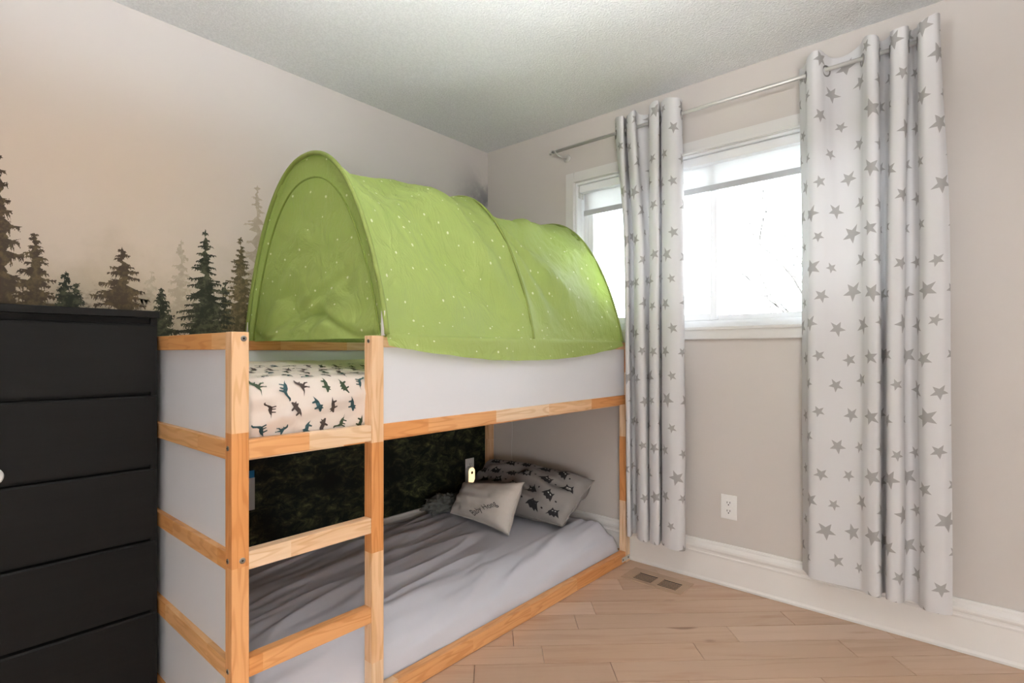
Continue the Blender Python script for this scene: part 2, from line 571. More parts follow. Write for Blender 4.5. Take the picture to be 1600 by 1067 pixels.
def mat_glass():
    k = NT('window_glass')
    tr = k.n('ShaderNodeBsdfTransparent'); tr.inputs[0].default_value = (0.96, 0.98, 0.98, 1)
    gl = k.n('ShaderNodeBsdfGlossy'); gl.inputs['Roughness'].default_value = 0.02
    fr = k.n('ShaderNodeFresnel'); fr.inputs[0].default_value = 1.45
    mx = k.n('ShaderNodeMixShader')
    k.l(fr.outputs[0], mx.inputs[0]); k.l(tr.outputs[0], mx.inputs[1]); k.l(gl.outputs[0], mx.inputs[2])
    k.l(mx.outputs[0], k.out.inputs[0])
    return k.m
M['glass'] = mat_glass()
def mat_blind():
    k = NT('white_roller_fabric')
    k.base(k.mix(k.noise(k.coord(), 200, 2), (0.80, 0.81, 0.81, 1), (0.84, 0.85, 0.85, 1)), 0.8, 0.2)
    k.translucent((0.85, 0.86, 0.86, 1), 0.30)
    return k.m
M['blind'] = mat_blind()
def emit(name, c, s):
    k = NT(name)
    k.base((0.8, 0.78, 0.72, 1), 0.5)
    k.b.inputs['Emission Color'].default_value = c
    k.b.inputs['Emission Strength'].default_value = s
    return k.m
M['nightlight'] = emit('lit_night_light', (1.0, 0.72, 0.40, 1), 1.1)
M['lamp_glass'] = emit('lit_lamp_glass', (0.95, 0.98, 1.0, 1), PENDANT_FILL_EMISSION)  # upward glow of the added pendant fill
M['lamp_bowl'] = plain('frosted_bowl_glass', (0.80, 0.78, 0.74, 1), 0.4, 0.4)
M['lamp_shade'] = emit('lit_lamp_shade', (0.96, 0.98, 1.0, 1), FLOOR_FILL_EMISSION)  # glow of the added fill that brightens the lower bunk and floor

# ------------------------------------------------------------------ room shell
def structure(o, label, cat):
    return tag(o, label, cat, kind='structure')

T = 0.14
structure(mob := box('ceiling', BX - T, WX + T, BY - T, MY + T, CZ, CZ + 0.1, M['ceiling']), 'white stippled ceiling over the whole bedroom', 'ceiling')
wl = structure(box('wall_left', BX - T, WX, MY, MY + T, -0.1, CZ, M['mural']), 'wall papered with a misty conifer forest mural', 'wall')
structure(box('wall_back', BX - T, WX + T, BY - T, BY, -0.1, CZ, M['wall']), 'plain greige wall opposite the forest mural', 'wall')
structure(box('wall_front', BX - T, BX, BY, MY, -0.1, CZ, M['wall']), 'plain greige wall opposite the window', 'wall')

# window opening in the right wall
OY0, OY1, OZ0, OZ1 = 0.195, 1.775, 1.235, 2.095
bm = bmesh.new()
bm_box(bm, WX, WX + T, BY, OY0, -0.1, CZ)
bm_box(bm, WX, WX + T, OY1, MY + T, -0.1, CZ)
bm_box(bm, WX, WX + T, OY0, OY1, -0.1, OZ0)
bm_box(bm, WX, WX + T, OY0, OY1, OZ1, CZ)
structure(bm_obj('wall_right', bm, M['wall']), 'plain greige wall with the wide window', 'wall')

# floor: diagonal maple planks on a subfloor
fl = structure(box('floor', BX - T, WX + T, BY - T, MY + T, -0.10, -0.013, M['subfloor']), 'maple plank floor laid on the diagonal', 'floor')
ang = math.radians(-47.0)
du, dv = Vector((math.cos(ang), math.sin(ang), 0)), Vector((-math.sin(ang), math.cos(ang), 0))
def clip(poly, rect):
    x0, x1, y0, y1 = rect
    for (ax, lim, sg) in ((0, x0, 1), (0, x1, -1), (1, y0, 1), (1, y1, -1)):
        out = []
        for i in range(len(poly)):
            p, q = poly[i], poly[(i + 1) % len(poly)]
            a, b = (p[ax] - lim) * sg, (q[ax] - lim) * sg
            if a >= 0: out.append(p)
            if (a >= 0) != (b >= 0):
                t = a / (a - b)
                out.append((p[0] + (q[0] - p[0]) * t, p[1] + (q[1] - p[1]) * t))
        poly = out
        if len(poly) < 3: return []
    return poly
def inset_poly(poly, d):
    c = Vector((sum(p[0] for p in poly) / len(poly), sum(p[1] for p in poly) / len(poly)))
    return poly
rnd = random.Random(21)
PW = 0.117
V0 = 1.985 - 0.5 * 0.0
GAP = 0.0009
for row in range(-26, 26):
    va, vb = 0.045 + row * PW + GAP, 0.045 + (row + 1) * PW - GAP
    u = -4.2 + rnd.random() * 0.9
    while u < 4.2:
        L = rnd.choice((0.45, 0.6, 0.75, 0.9, 1.1, 1.3)) * rnd.uniform(0.92, 1.08)
        ua, ub = u + GAP, u + L - GAP
        u += L
        quad = [tuple((du * a + dv * b)[:2]) for a, b in ((ua, va), (ub, va), (ub, vb), (ua, vb))]
        pg = clip(quad, (-0.55, WX - 0.002, -0.75, MY - 0.002))
        if len(pg) < 3: continue
        ar = abs(sum(pg[i][0] * pg[(i + 1) % len(pg)][1] - pg[(i + 1) % len(pg)][0] * pg[i][1] for i in range(len(pg)))) / 2
        if ar < 0.0004: continue
        cx = sum(p[0] for p in pg) / len(pg); cy = sum(p[1] for p in pg) / len(pg)
        m = len(pg); b_ = 0.0007
        Vv = [(p[0], p[1], -0.0129) for p in pg] + [(p[0], p[1], -b_) for p in pg]
        for p in pg:
            dx, dy = cx - p[0], cy - p[1]; dl = math.hypot(dx, dy) or 1
            Vv.append((p[0] + dx / dl * b_ * 1.4, p[1] + dy / dl * b_ * 1.4, 0.0))
        Ff = [(i, (i + 1) % m, m + (i + 1) % m, m + i) for i in range(m)]
        Ff += [(m + i, m + (i + 1) % m, 2 * m + (i + 1) % m, 2 * m + i) for i in range(m)]
        Ff.append(tuple(range(2 * m, 3 * m)))
        mobj('plank', Vv, Ff, M['floor'], fl)

# baseboards
BP = [(0, 0.001), (0.020, 0.001), (0.0205, 0.010), (0.017, 0.016), (0.0155, 0.020), (0.0155, 0.128), (0.019, 0.131), (0.019, 0.136),
      (0.015, 0.140), (0.015, 0.148), (0.022, 0.153), (0.025, 0.161), (0.024, 0.170), (0.019, 0.178), (0.013, 0.184), (0.0125, 0.191), (0.010, 0.197), (0, 0.197)]
structure(extrude_profile('baseboard_right', BP, (WX, BY), (WX, MY), (-1, 0), M['trim']), 'tall white moulded baseboard under the window', 'baseboard')
structure(extrude_profile('baseboard_left', BP, (BX, MY), (WX - 0.026, MY), (0, -1), M['trim']), 'tall white moulded baseboard under the forest mural', 'baseboard')

# printed trees of the mural: flat print on the wallpaper
def printed_tree(px, py_top, py_base, hw, mat, seed, layers=34, droop=0.35, dense=1.0, flat=0.0):
    r = random.Random(seed)
    yy = MY - 0.0006 - 0.00012 * (seed % 4)
    a = onY(px, py_top, MY); b = onY(px, py_base, MY)
    e = onY(px + hw, py_base, MY)
    W = (e - b).x; H = a.z - b.z
    V, F = [], []
    cell = 0.0020
    xl, zl = a.x - W * 1.35, b.z - 0.09
    nx_, nz_ = int(W * 2.7 / cell) + 1, int((H + 0.12) / cell) + 1
    mask = np.zeros((nx_, nz_), dtype=bool)
    def tri(p, q, s):
        P = [((t[0] - xl) / cell, (t[1] - zl) / cell) for t in (p, q, s)]
        i0, i1 = max(0, int(min(t[0] for t in P)) - 1), min(nx_, int(max(t[0] for t in P)) + 2)
        j0, j1 = max(0, int(min(t[1] for t in P)) - 1), min(nz_, int(max(t[1] for t in P)) + 2)
        if i1 <= i0 or j1 <= j0: return
        gx, gz = np.meshgrid(np.arange(i0, i1) + 0.5, np.arange(j0, j1) + 0.5, indexing='ij')
        sg = []
        for k in range(3):
            (ax_, az_), (bx_, bz_) = P[k], P[(k + 1) % 3]
            sg.append((bx_ - ax_) * (gz - az_) - (bz_ - az_) * (gx - ax_))
        e_ = 0.45
        ins = ((sg[0] >= -e_) & (sg[1] >= -e_) & (sg[2] >= -e_)) | ((sg[0] <= e_) & (sg[1] <= e_) & (sg[2] <= e_))
        mask[i0:i1, j0:j1] |= ins
    x0 = a.x
    tri((x0, a.z), (x0 - W * 0.05, b.z), (x0 + W * 0.05, b.z))
    for i in range(layers):
        t = (i + 0.6) / layers
        z = a.z - H * t ** 1.05 + H / layers * r.uniform(-0.3, 0.3)
        for sgn in (-1, 1):
            z = a.z - H * t ** 1.05 + H / layers * r.uniform(-0.45, 0.45)
            if r.random() > dense: continue
            ln = W * (0.03 + 0.97 * t ** 1.02) * r.uniform(0.70, 1.10)
            dr = ln * droop * r.uniform(0.4, 1.3)
            th = H / layers * r.uniform(0.45, 0.8) * (0.35 + t)
            tip = (x0 + sgn * ln, z - dr + ln * 0.10)
            tri((x0, z + th * 0.6), (x0, z - th * 0.8), tip)
            for q in range(3):
                lf = ln * r.uniform(0.35, 0.72)
                zz = z - H / layers * r.uniform(-0.4, 0.6)
                tri((x0, zz + th * 1.5), (x0, zz - th * 1.8), (x0 + sgn * lf, zz - lf * droop * r.uniform(0.2, 1.8) + 0.006 * r.uniform(-1, 1)))
            nt = 6 + int(ln / 0.009)
            for q in range(nt):
                f = (q + r.random()) / nt
                bx = x0 + (tip[0] - x0) * f; bz = z + (tip[1] - z) * f
                dl = (0.012 + 0.030 * (1 - f)) * (0.25 + t) * r.uniform(0.4, 1.3) * (20.0 / layers)
                wd = 0.004 + 0.005 * r.random()
                tri((bx - wd * 0.6, bz + 0.002), (bx + wd * 0.6, bz + 0.002), (bx + sgn * wd * r.uniform(0.2, 1.6), bz - dl))
                if r.random() < 0.45:
                    tri((bx, bz - 0.004), (bx, bz + 0.004), (bx + sgn * dl * 0.7, bz + dl * r.uniform(0.0, 0.45)))
    # one quad for each vertical run of printed cells
    for i in range(nx_):
        x_ = xl + i * cell
        if x_ + cell > WX - 0.01: continue
        col = mask[i]
        j = 0
        while j < nz_:
            if col[j]:
                k = j
                while k < nz_ and col[k]: k += 1
                n = len(V)
                V += [(x_, yy, zl + j * cell), (x_ + cell, yy, zl + j * cell), (x_ + cell, yy, zl + k * cell), (x_, yy, zl + k * cell)]
                F.append((n, n + 1, n + 2, n + 3))
                j = k
            j += 1
    mobj('printed_tree', V, F, mat, wl)
printed_tree(402, 292, 560, 60, M['tree_mist'], 40, 22, 0.3, 0.8)
printed_tree(283, 376, 540, 38, M['tree_mist'], 41, 18, 0.3, 0.8)
printed_tree(236, 420, 540, 40, M['tree_mist'], 44, 18, 0.3, 0.8)
printed_tree(376, 372, 560, 50, M['tree_olive'], 13, 24, 0.05)
printed_tree(-4, 236, 520, 72, M['tree_brown'], 12, 13, 0.20, 1.0)
printed_tree(54, 364, 540, 66, M['tree_brown'], 14, 20, 0.20)
printed_tree(102, 424, 540, 36, M['tree_green'], 15, 16, 0.10)
printed_tree(119, 444, 540, 30, M['tree_green'], 17, 14, 0.10)
printed_tree(191, 386, 540, 74, M['tree_brown'], 16, 16, 0.18)
printed_tree(252, 450, 560, 42, M['tree_green'], 18, 16, 0.20)
printed_tree(321, 362, 560, 66, M['tree_green'], 19, 20, 0.28)
printed_tree(352, 440, 590, 46, M['tree_green'], 20, 18, 0.28)

# ------------------------------------------------------------------ window
wt = thing('window_1', (WX, 0.985, OZ0), 'wide white vinyl slider window between the star curtains', 'window', kind='structure')
CW, CP = 0.060, 0.018
def casing(y0, y1, z0, z1, vertical):
    bm = bmesh.new()
    bm_box(bm, WX - CP, WX, y0, y1, z0, z1)
    bmesh.ops.bevel(bm, geom=list(bm.edges), offset=0.003, segments=2, affect='EDGES')
    bm_obj('casing', bm, M['casing'], wt)
casing(OY1, OY1 + CW, OZ0 - CW, OZ1 + CW, True)
casing(OY0 - CW, OY0, OZ0 - CW, OZ1 + CW, True)
casing(OY0, OY1, OZ1, OZ1 + CW, False)
casing(OY0, OY1, OZ0 - CW, OZ0, False)
# raised inner bead of the casing
def bead(y0, y1, z0, z1):
    box('casing_bead', WX - CP - 0.006, WX - CP + 0.002, y0, y1, z0, z1, M['casing'], wt, 0.002)
bead(OY1 + 0.001, OY1 + 0.014, OZ0 - 0.014, OZ1 + 0.014); bead(OY0 - 0.014, OY0 - 0.001, OZ0 - 0.014, OZ1 + 0.014)
bead(OY0 - 0.001, OY1 + 0.001, OZ1 + 0.001, OZ1 + 0.014); bead(OY0 - 0.001, OY1 + 0.001, OZ0 - 0.014, OZ0 - 0.001)
# jamb liner
JX1 = WX + T
box('jamb', WX - 0.002, JX1, OY1 - 0.012, OY1 - 0.0005, OZ0, OZ1, M['vinyl'], wt)
box('jamb', WX - 0.002, JX1, OY0 + 0.0005, OY0 + 0.012, OZ0, OZ1, M['vinyl'], wt)
box('jamb', WX - 0.002, JX1, OY0 + 0.0125, OY1 - 0.0125, OZ1 - 0.012, OZ1 - 0.0005, M['vinyl'], wt)
box('sill', WX - 0.002, JX1, OY0 + 0.0125, OY1 - 0.0125, OZ0 + 0.0005, OZ0 + 0.014, M['vinyl'], wt)
FX0, FX1 = WX + 0.072, WX + 0.132
def frame_rect(name, x0, x1, y0, y1, z0, z1, w, mat, parent):
    bm = bmesh.new()
    bm_box(bm, x0, x1, y0, y0 + w, z0, z1); bm_box(bm, x0, x1, y1 - w, y1, z0, z1)
    bm_box(bm, x0, x1, y0 + w, y1 - w, z0, z0 + w); bm_box(bm, x0, x1, y0 + w, y1 - w, z1 - w, z1)
    bmesh.ops.bevel(bm, geom=list(bm.edges), offset=0.002, segments=1, affect='EDGES')
    return bm_obj(name, bm, mat, parent)
frame_rect('window_frame', FX0, FX1, OY0 + 0.013, OY1 - 0.013, OZ0 + 0.015, OZ1 - 0.013, 0.022, M['vinyl'], wt)
s1 = frame_rect('sash', FX0 + 0.004, FX0 + 0.030, 0.985, OY1 - 0.036, OZ0 + 0.038, OZ1 - 0.036, 0.034, M['vinyl'], wt)
box('glass_pane', FX0 + 0.015, FX0 + 0.019, 1.017, OY1 - 0.068, OZ0 + 0.070, OZ1 - 0.068, M['glass'], s1)
s2 = frame_rect('sash', FX0 + 0.033, FX0 + 0.056, OY0 + 0.036, 1.02, OZ0 + 0.038, OZ1 - 0.036, 0.026, M['vinyl'], wt)
box('glass_pane', FX0 + 0.043, FX0 + 0.047, OY0 + 0.060, 0.996, OZ0 + 0.062, OZ1 - 0.060, M['glass'], s2)

# roller blind inside the recess
rb = thing('roller_blind', (WX + 0.04, 0.985, 1.9), 'white roller blind lowered a little way inside the window recess', 'blind')
box('cassette', WX + 0.012, WX + 0.062, OY0 + 0.016, OY1 - 0.016, OZ1 - 0.056, OZ1 - 0.014, M['vinyl'], rb, 0.004)
BLZ = 1.932
box('fabric', WX + 0.048, WX + 0.0492, OY0 + 0.028, OY1 - 0.028, BLZ, OZ1 - 0.050, M['blind'], rb)
M['bar'] = plain('grey_blind_bar', (0.46, 0.47, 0.48, 1), 0.4, 0.4)
box('bottom_bar', WX + 0.043, WX + 0.054, OY0 + 0.026, OY1 - 0.026, BLZ - 0.022, BLZ + 0.008, M['bar'], rb, 0.003)
box('end_bracket', WX + 0.010, WX + 0.060, OY1 - 0.0155, OY1 - 0.0125, OZ1 - 0.085, OZ1 - 0.014, M['steel'], rb)
V, F = tube([(WX + 0.022, OY1 - 0.024, OZ1 - 0.06 - 0.015 * i) for i in range(40)], [0.0015 if i % 2 else 0.0024 for i in range(40)], 6)
mobj('pull_chain', V, F, M['vinyl'], rb, True)

# ------------------------------------------------------------------ bed
X0, X1 = 0.556, 2.586
YF, YB = 1.41, 2.442
PWX, PWY = 0.043, 0.040
LX0, LX1 = 0.967, 1.011        # ladder post
bed = thing('bunk_bed', ((X0 + X1) / 2, (YF + YB) / 2, 0), 'low pine loft bed with white panels and side ladder', 'bed')
bv = 0.0025
TOPZ = 1.163
RZ = [(0.838, 0.886), (0.556, 0.601), (0.278, 0.326), (0.002, 0.058)]
post_f = box('post', X0, X0 + PWX, YF, YF + PWY, 0, TOPZ, M['pine_z'], bed, bv)
box('post', X0, X0 + PWX, YB - PWY, YB, 0, TOPZ, M['pine_z'], bed, bv)
post_r = box('post', X1 - PWX, X1, YF, YF + PWY, 0, TOPZ, M['pine_z'], bed, bv)
box('post', X1 - PWX, X1, YB - PWY, YB, 0, TOPZ, M['pine_z'], bed, bv)
post_l = box('ladder_post', LX0, LX1, YF, YF + PWY, 0.059, TOPZ, M['pine_z'], bed, bv)
# near end: rails with panels behind
ya, yb = YF + PWY, YB - PWY
for (z0, z1) in [(TOPZ - 0.045, TOPZ - 0.001)] + RZ:
    box('end_rail', X0 + 0.001, X0 + 0.028, ya, yb, z0, z1, M['pine_y'], bed, 0.002)
lv = [(RZ[0][1], TOPZ - 0.045), (RZ[1][1], RZ[0][0]), (RZ[2][1], RZ[1][0]), (RZ[3][1], RZ[2][0])]
for (z0, z1) in lv:
    box('end_panel', X0 + 0.0165, X0 + 0.0225, ya, yb, z0, z1, M['white_panel'], bed)
# far end
for (z0, z1) in [(TOPZ - 0.045, TOPZ - 0.001), RZ[0]]:
    box('end_rail', X1 - 0.028, X1 - 0.001, ya, yb, z0, z1, M['pine_y'], bed, 0.002)
box('end_panel', X1 - 0.0225, X1 - 0.0165, ya, yb, RZ[0][1], TOPZ - 0.045, M['white_panel'], bed)
box('end_rail', X1 - 0.028, X1 - 0.001, ya, yb, 0.002, 0.05, M['pine_y'], bed, 0.002)
# front side
xa = X0 + PWX
box('side_rail', xa, LX0, YF + 0.002, YF + 0.034, RZ[0][0], RZ[0][1], M['pine_x'], bed, 0.002)
box('rung', xa, LX0, YF + 0.002, YF + 0.036, RZ[1][0] - 0.002, RZ[1][1], M['pine_x'], bed, 0.003)
box('rung', xa, LX0, YF + 0.002, YF + 0.036, RZ[2][0], RZ[2][1], M['pine_x'], bed, 0.003)
box('side_rail', xa, X1 - PWX, YF + 0.002, YF + 0.036, RZ[3][0], RZ[3][1], M['pine_x'], bed, 0.002)
box('side_rail', LX1, X1 - PWX, YF + 0.004, YF + 0.036, RZ[0][0], RZ[0][1], M['pine_x'], bed, 0.002)
box('side_panel', LX1, X1 - PWX, YF + 0.010, YF + 0.016, RZ[0][1], TOPZ - 0.036, M['white_panel'], bed)
box('side_rail', LX1, X1 - PWX, YF + 0.004, YF + 0.036, TOPZ - 0.036, TOPZ - 0.002, M['pine_x'], bed, 0.002)
# back side
box('side_rail', xa, X1 - PWX, YB - 0.036, YB - 0.004, TOPZ - 0.042, TOPZ - 0.001, M['pine_x'], bed, 0.002)
box('side_panel', xa, X1 - PWX, YB - 0.020, YB - 0.014, RZ[0][1], TOPZ - 0.042, M['white_panel'], bed)
box('side_rail', xa, X1 - PWX, YB - 0.036, YB - 0.004, RZ[0][0], RZ[0][1], M['pine_x'], bed, 0.002)
box('side_rail', xa, X1 - PWX, YB - 0.036, YB - 0.004, 0.002, 0.05, M['pine_x'], bed, 0.002)
# slats carrying the upper mattress
for i in range(12):
    xs = 0.66 + i * 0.158
    box('slat', xs, xs + 0.08, YF + 0.038, YB - 0.038, 0.842, 0.856, M['pine_y'], bed)
for yy_ in (YF + 0.0365, YB - 0.0385):
    box('slat_ledge', xa, X1 - PWX, yy_, yy_ + 0.002, 0.828, 0.842, M['pine_x'], bed)
# screws
def screw(c, axis, parent, R=0.0075):
    d = disc('screw', c, axis, R, 0.0022, M['screw'], parent, 18)
    ax = Vector(axis)
    disc('screw_recess', Vector(c) + ax * 0.0023, axis, R * 0.38, 0.0004, M['slot'], parent, 6)
for z in (1.146, 0.583):
    screw((X0 + 0.029 if z > 1 else X0 + 0.026, YF, z), (0, -1, 0), bed)
for z in (0.868, 0.583, 0.305):
    screw((X0, YF + 0.022, z), (-1, 0, 0), bed, 0.0065)
screw((LX0, YF + 0.017, 1.146), (-1, 0, 0), bed, 0.006)
# corner plate at the far foot
cp = box('corner_plate', X1 - 0.085, X1 - 0.004, YF - 0.0015, YF + 0.001, 0.012, 0.036, M['steel'], bed, 0.0006, 1)
for xx in (X1 - 0.074, X1 - 0.020):
    disc('plate_hole', (xx, YF - 0.0015, 0.024), (0, -1, 0), 0.005, 0.0004, M['slot'], cp, 10)

# ------------------------------------------------------------------ mattresses
def sm(a, b, x):
    t = max(0.0, min(1.0, (x - a) / (b - a)))
    return t * t * (3 - 2 * t)
def nz(x, y, z=0.0):
    return noise.noise(Vector((x, y, z)))

# upper mattress with dinosaur sheet: a closed cross-section swept along X
UY0, UY1, UZ0, UZ1 = YF + 0.040, YB - 0.042, 0.860, 1.035
UX0, UX1 = X0 + PWX + 0.012, X1 - PWX - 0.005
US = (UZ1 - UZ0) + (UY1 - UY0)                      # front height + top width
def usurf(x, s):
    """s: 0 at front bottom, up the front face, over the rounded edge, across the top."""
    h = UZ1 - UZ0
    R = 0.062
    f1 = h - R; arc = R * PI / 2
    if s < f1:
        y, z = UY0, UZ0 + s; n = Vector((0, -1, 0))
    elif s < f1 + arc:
        t = (s - f1) / R
        y = UY0 + R - R * math.cos(t); z = UZ1 - R + R * math.sin(t)
        n = Vector((0, -math.cos(t), math.sin(t)))
    else:
        y = UY0 + R + (s - f1 - arc); z = UZ1; n = Vector((0, 0, 1))
    w = 0.010 * nz(x * 3.0, s * 24.0 - x * 6.0, 3.1) + 0.004 * nz(x * 8, s * 9, 5.0)
    ridge = math.exp(-((s - 0.17 + (x - 0.60) * 0.85) / 0.010) ** 2) * sm(0.60, 0.66, x) * (1 - sm(0.78, 0.86, x))
    w += 0.007 * ridge
    w += 0.012 * (sm(0.0, 0.12, s) - 0.4)
    yback = min(1.0, max(0.0, (UY1 - y) / 0.05))
    z -= 0.02 * (1 - yback) ** 2
    z += 0.028 * sm(1.5, 2.3, y)
    return Vector((x, y, z)) + n * w
nu, nv = 150, 90
smax = US - 0.028
V, F, U = grid(nu, nv, lambda a, b: usurf(UX0 + a * (UX1 - UX0), b * smax))
base_i = len(V)
for i in range(nu + 1):
    x = UX0 + i / nu * (UX1 - UX0)
    V.append(Vector((x, UY1 - 0.004, UZ0))); V.append(Vector((x, UY0 + 0.004, UZ0)))
row = nv + 1
for i in range(nu):
    F.append((i * row + nv, base_i + 2 * i, base_i + 2 * (i + 1), (i + 1) * row + nv))
    F.append((base_i + 2 * i, base_i + 2 * i + 1, base_i + 2 * (i + 1) + 1, base_i + 2 * (i + 1)))
    F.append((base_i + 2 * i + 1, i * row, (i + 1) * row, base_i + 2 * (i + 1) + 1))
F.append(tuple([j for j in range(row)] + [base_i, base_i + 1]))
F.append(tuple([nu * row + j for j in range(row)] + [base_i + 2 * nu, base_i + 2 * nu + 1])[::-1])
um = mobj('upper_mattress', V, F, M['dino_sheet'], None, True)
tag(um, 'upper bunk mattress in a cream sheet printed with small dinosaurs', 'mattress')

DINO = {
 'sauropod': [(-1.0, .10), (-.62, .06), (-.35, .22), (0, .30), (.28, .24), (.46, .42), (.62, .78), (.82, .86), (.95, .74), (.78, .68), (.66, .46), (.52, .12), (.40, -.05), (.42, -.5), (.30, -.5), (.26, -.12), (.16, -.12), (.14, -.45), (.04, -.45), (.02, -.12), (-.20, -.10), (-.22, -.5), (-.34, -.5), (-.36, -.06), (-.60, -.02)],
 'theropod': [(-1.0, .22), (-.5, .08), (-.15, .22), (.12, .30), (.30, .52), (.50, .66), (.84, .56), (.86, .44), (.56, .40), (.44, .22), (.52, .06), (.46, .02), (.34, .12), (.26, -.06), (.16, -.14), (.30, -.42), (.22, -.70), (.36, -.74), (.12, -.76), (.14, -.46), (-.02, -.22), (-.12, -.46), (-.26, -.70), (-.14, -.76), (-.38, -.76), (-.24, -.44), (-.22, -.10), (-.5, -.06)],
 'stegosaur': [(-1.0, -.05), (-.6, .10), (-.42, .34), (-.34, .22), (-.18, .56), (-.06, .36), (.10, .62), (.20, .36), (.38, .46), (.42, .22), (.66, .10), (.92, .02), (.90, -.10), (.62, -.10), (.42, -.12), (.42, -.48), (.28, -.48), (.24, -.16), (-.16, -.16), (-.20, -.50), (-.36, -.50), (-.40, -.10), (-.62, -.06)],
 'horned': [(-.95, -.12), (-.6, .10), (-.2, .30), (.2, .32), (.36, .62), (.52, .42), (.72, .60), (.70, .34), (.96, .22), (.98, .06), (.70, -.02), (.50, -.06), (.44, -.5), (.28, -.5), (.24, -.16), (-.2, -.16), (-.26, -.5), (-.42, -.5), (-.46, -.08), (-.70, -.08)],
}
def print_poly(V, F, pts2d, mapper):
    bm = bmesh.new()
    vs = [bm.verts.new((p[0], p[1], 0)) for p in pts2d]
    es = [bm.edges.new((vs[i], vs[(i + 1) % len(vs)])) for i in range(len(vs))]
    bmesh.ops.triangle_fill(bm, edges=es, use_beauty=True, normal=(0, 0, 1))
    bm.verts.index_update()
    base = len(V)
    for v in bm.verts: V.append(mapper(v.co.x, v.co.y))
    for f in bm.faces: F.append(tuple(base + v.index for v in f.verts))
    bm.free()
def surf_off(fn, a, b, d, e=0.004, flip=1):
    p = fn(a, b)
    n = (fn(a + e, b) - fn(a - e, b)).cross(fn(a, b + e) - fn(a, b - e))
    n.normalize()
    return p + n * d * flip
r5 = random.Random(5)
kinds = list(DINO)
for i in range(40):
    for j in range(12):
        cx = UX0 + 0.035 + i * 0.062 + (0.031 if j % 2 else 0) + r5.uniform(-.008, .008)
        cs = 0.040 + j * 0.056 + r5.uniform(-.007, .007)
        if cx > 1.45 or cx > UX1 - 0.06 or cs > smax - 0.05: continue
        sc = r5.uniform(0.022, 0.029)
        kd = r5.choice(kinds)
        an = r5.uniform(0.9, 2.4) * r5.choice((1, -1)) * 0.9
        fl_ = r5.choice((1, -1))
        ca, sa = math.cos(an) * sc, math.sin(an) * sc
        pts = [(cx + fl_ * p[0] * ca - p[1] * sa, cs + fl_ * p[0] * sa + p[1] * ca) for p in DINO[kd]]
        mk = r5.choice(('dino_green', 'dino_teal', 'dino_brown', 'dino_brown', 'dino_green', 'dino_brown'))
        Vp, Fp = [], []
        print_poly(Vp, Fp, pts, lambda a, b: surf_off(usurf, a, b, 0.0016))
        mobj('printed_dinosaur', Vp, Fp, M[mk], um)

# lower mattress: grey fitted sheet, rounded and wrinkled
BXa, BXb, BYa, BYb, BZ = X0 + 0.034, X1 - 0.034, YF + 0.040, YB - 0.040, 0.198
def lsurf(u, v):
    # u along the bed, v from the open front (-1) to the mural wall (+1); the sheet wraps down at the rims
    def prof(t, rim):
        a = abs(t)
        if a < 1 - rim: return t, 0.0
        k = (a - 1 + rim) / rim
        return math.copysign(1 - rim + rim * math.sin(k * PI / 2), t), 1 - math.cos(k * PI / 2)
    pu, du_ = prof(u, 0.10)
    pv, dv_ = prof(v, 0.34 if v < 0 else 0.10)
    x = (BXa + BXb) / 2 + pu * (BXb - BXa) / 2
    y = (BYa + BYb) / 2 + pv * (BYb - BYa) / 2
    drop = min(1.0, math.hypot(du_, dv_))
    z = BZ - drop * (BZ - 0.030)
    q = y * 1.0 - x * 0.22
    w = 0.016 * nz(x * 0.9 + y * 0.8, q * 7.0, 1.0) + 0.010 * nz(x * 1.6 + y * 1.5, q * 17.0, 2.0) + 0.004 * nz(x * 6, y * 6, 7.0)
    ridge = abs(nz(x * 1.2, q * 9.0, 12.0))
    w += 0.012 * max(0.0, 0.22 - ridge) / 0.22
    w *= 1 - 0.8 * sm(1.82, 1.98, x) * sm(1.56, 1.68, y)
    z += w * (1.25 - 0.5 * drop)
    if v < -0.5:
        z += (0.016 * nz(x * 1.1, v * 8.0 - x * 0.9, 15.0) + 0.009 * nz(x * 1.8, v * 19.0 - x * 2.0, 16.0)) * sm(-0.55, -0.72, v) * (1 - 0.6 * sm(-0.93, -1.0, v))
    y += 0.006 * nz(x * 10, z * 8, 4.0) * drop * (1 if v < 0 else 0)
    y = max(y, BYa - 0.0005)
    z = max(z, 0.004)
    return Vector((x, y, z))
NU, NV = 220, 150
def warp(t):   # denser samples near the rims
    return math.copysign(abs(t) ** 0.85, t)
V, F, U = grid(NU, NV, lambda a, b: lsurf(warp(2 * a - 1), warp(2 * b - 1)))
lm = mobj('lower_mattress', V, F, M['grey_sheet'], None, True)
tag(lm, 'floor-level mattress under a wrinkled plain grey fitted sheet', 'mattress')

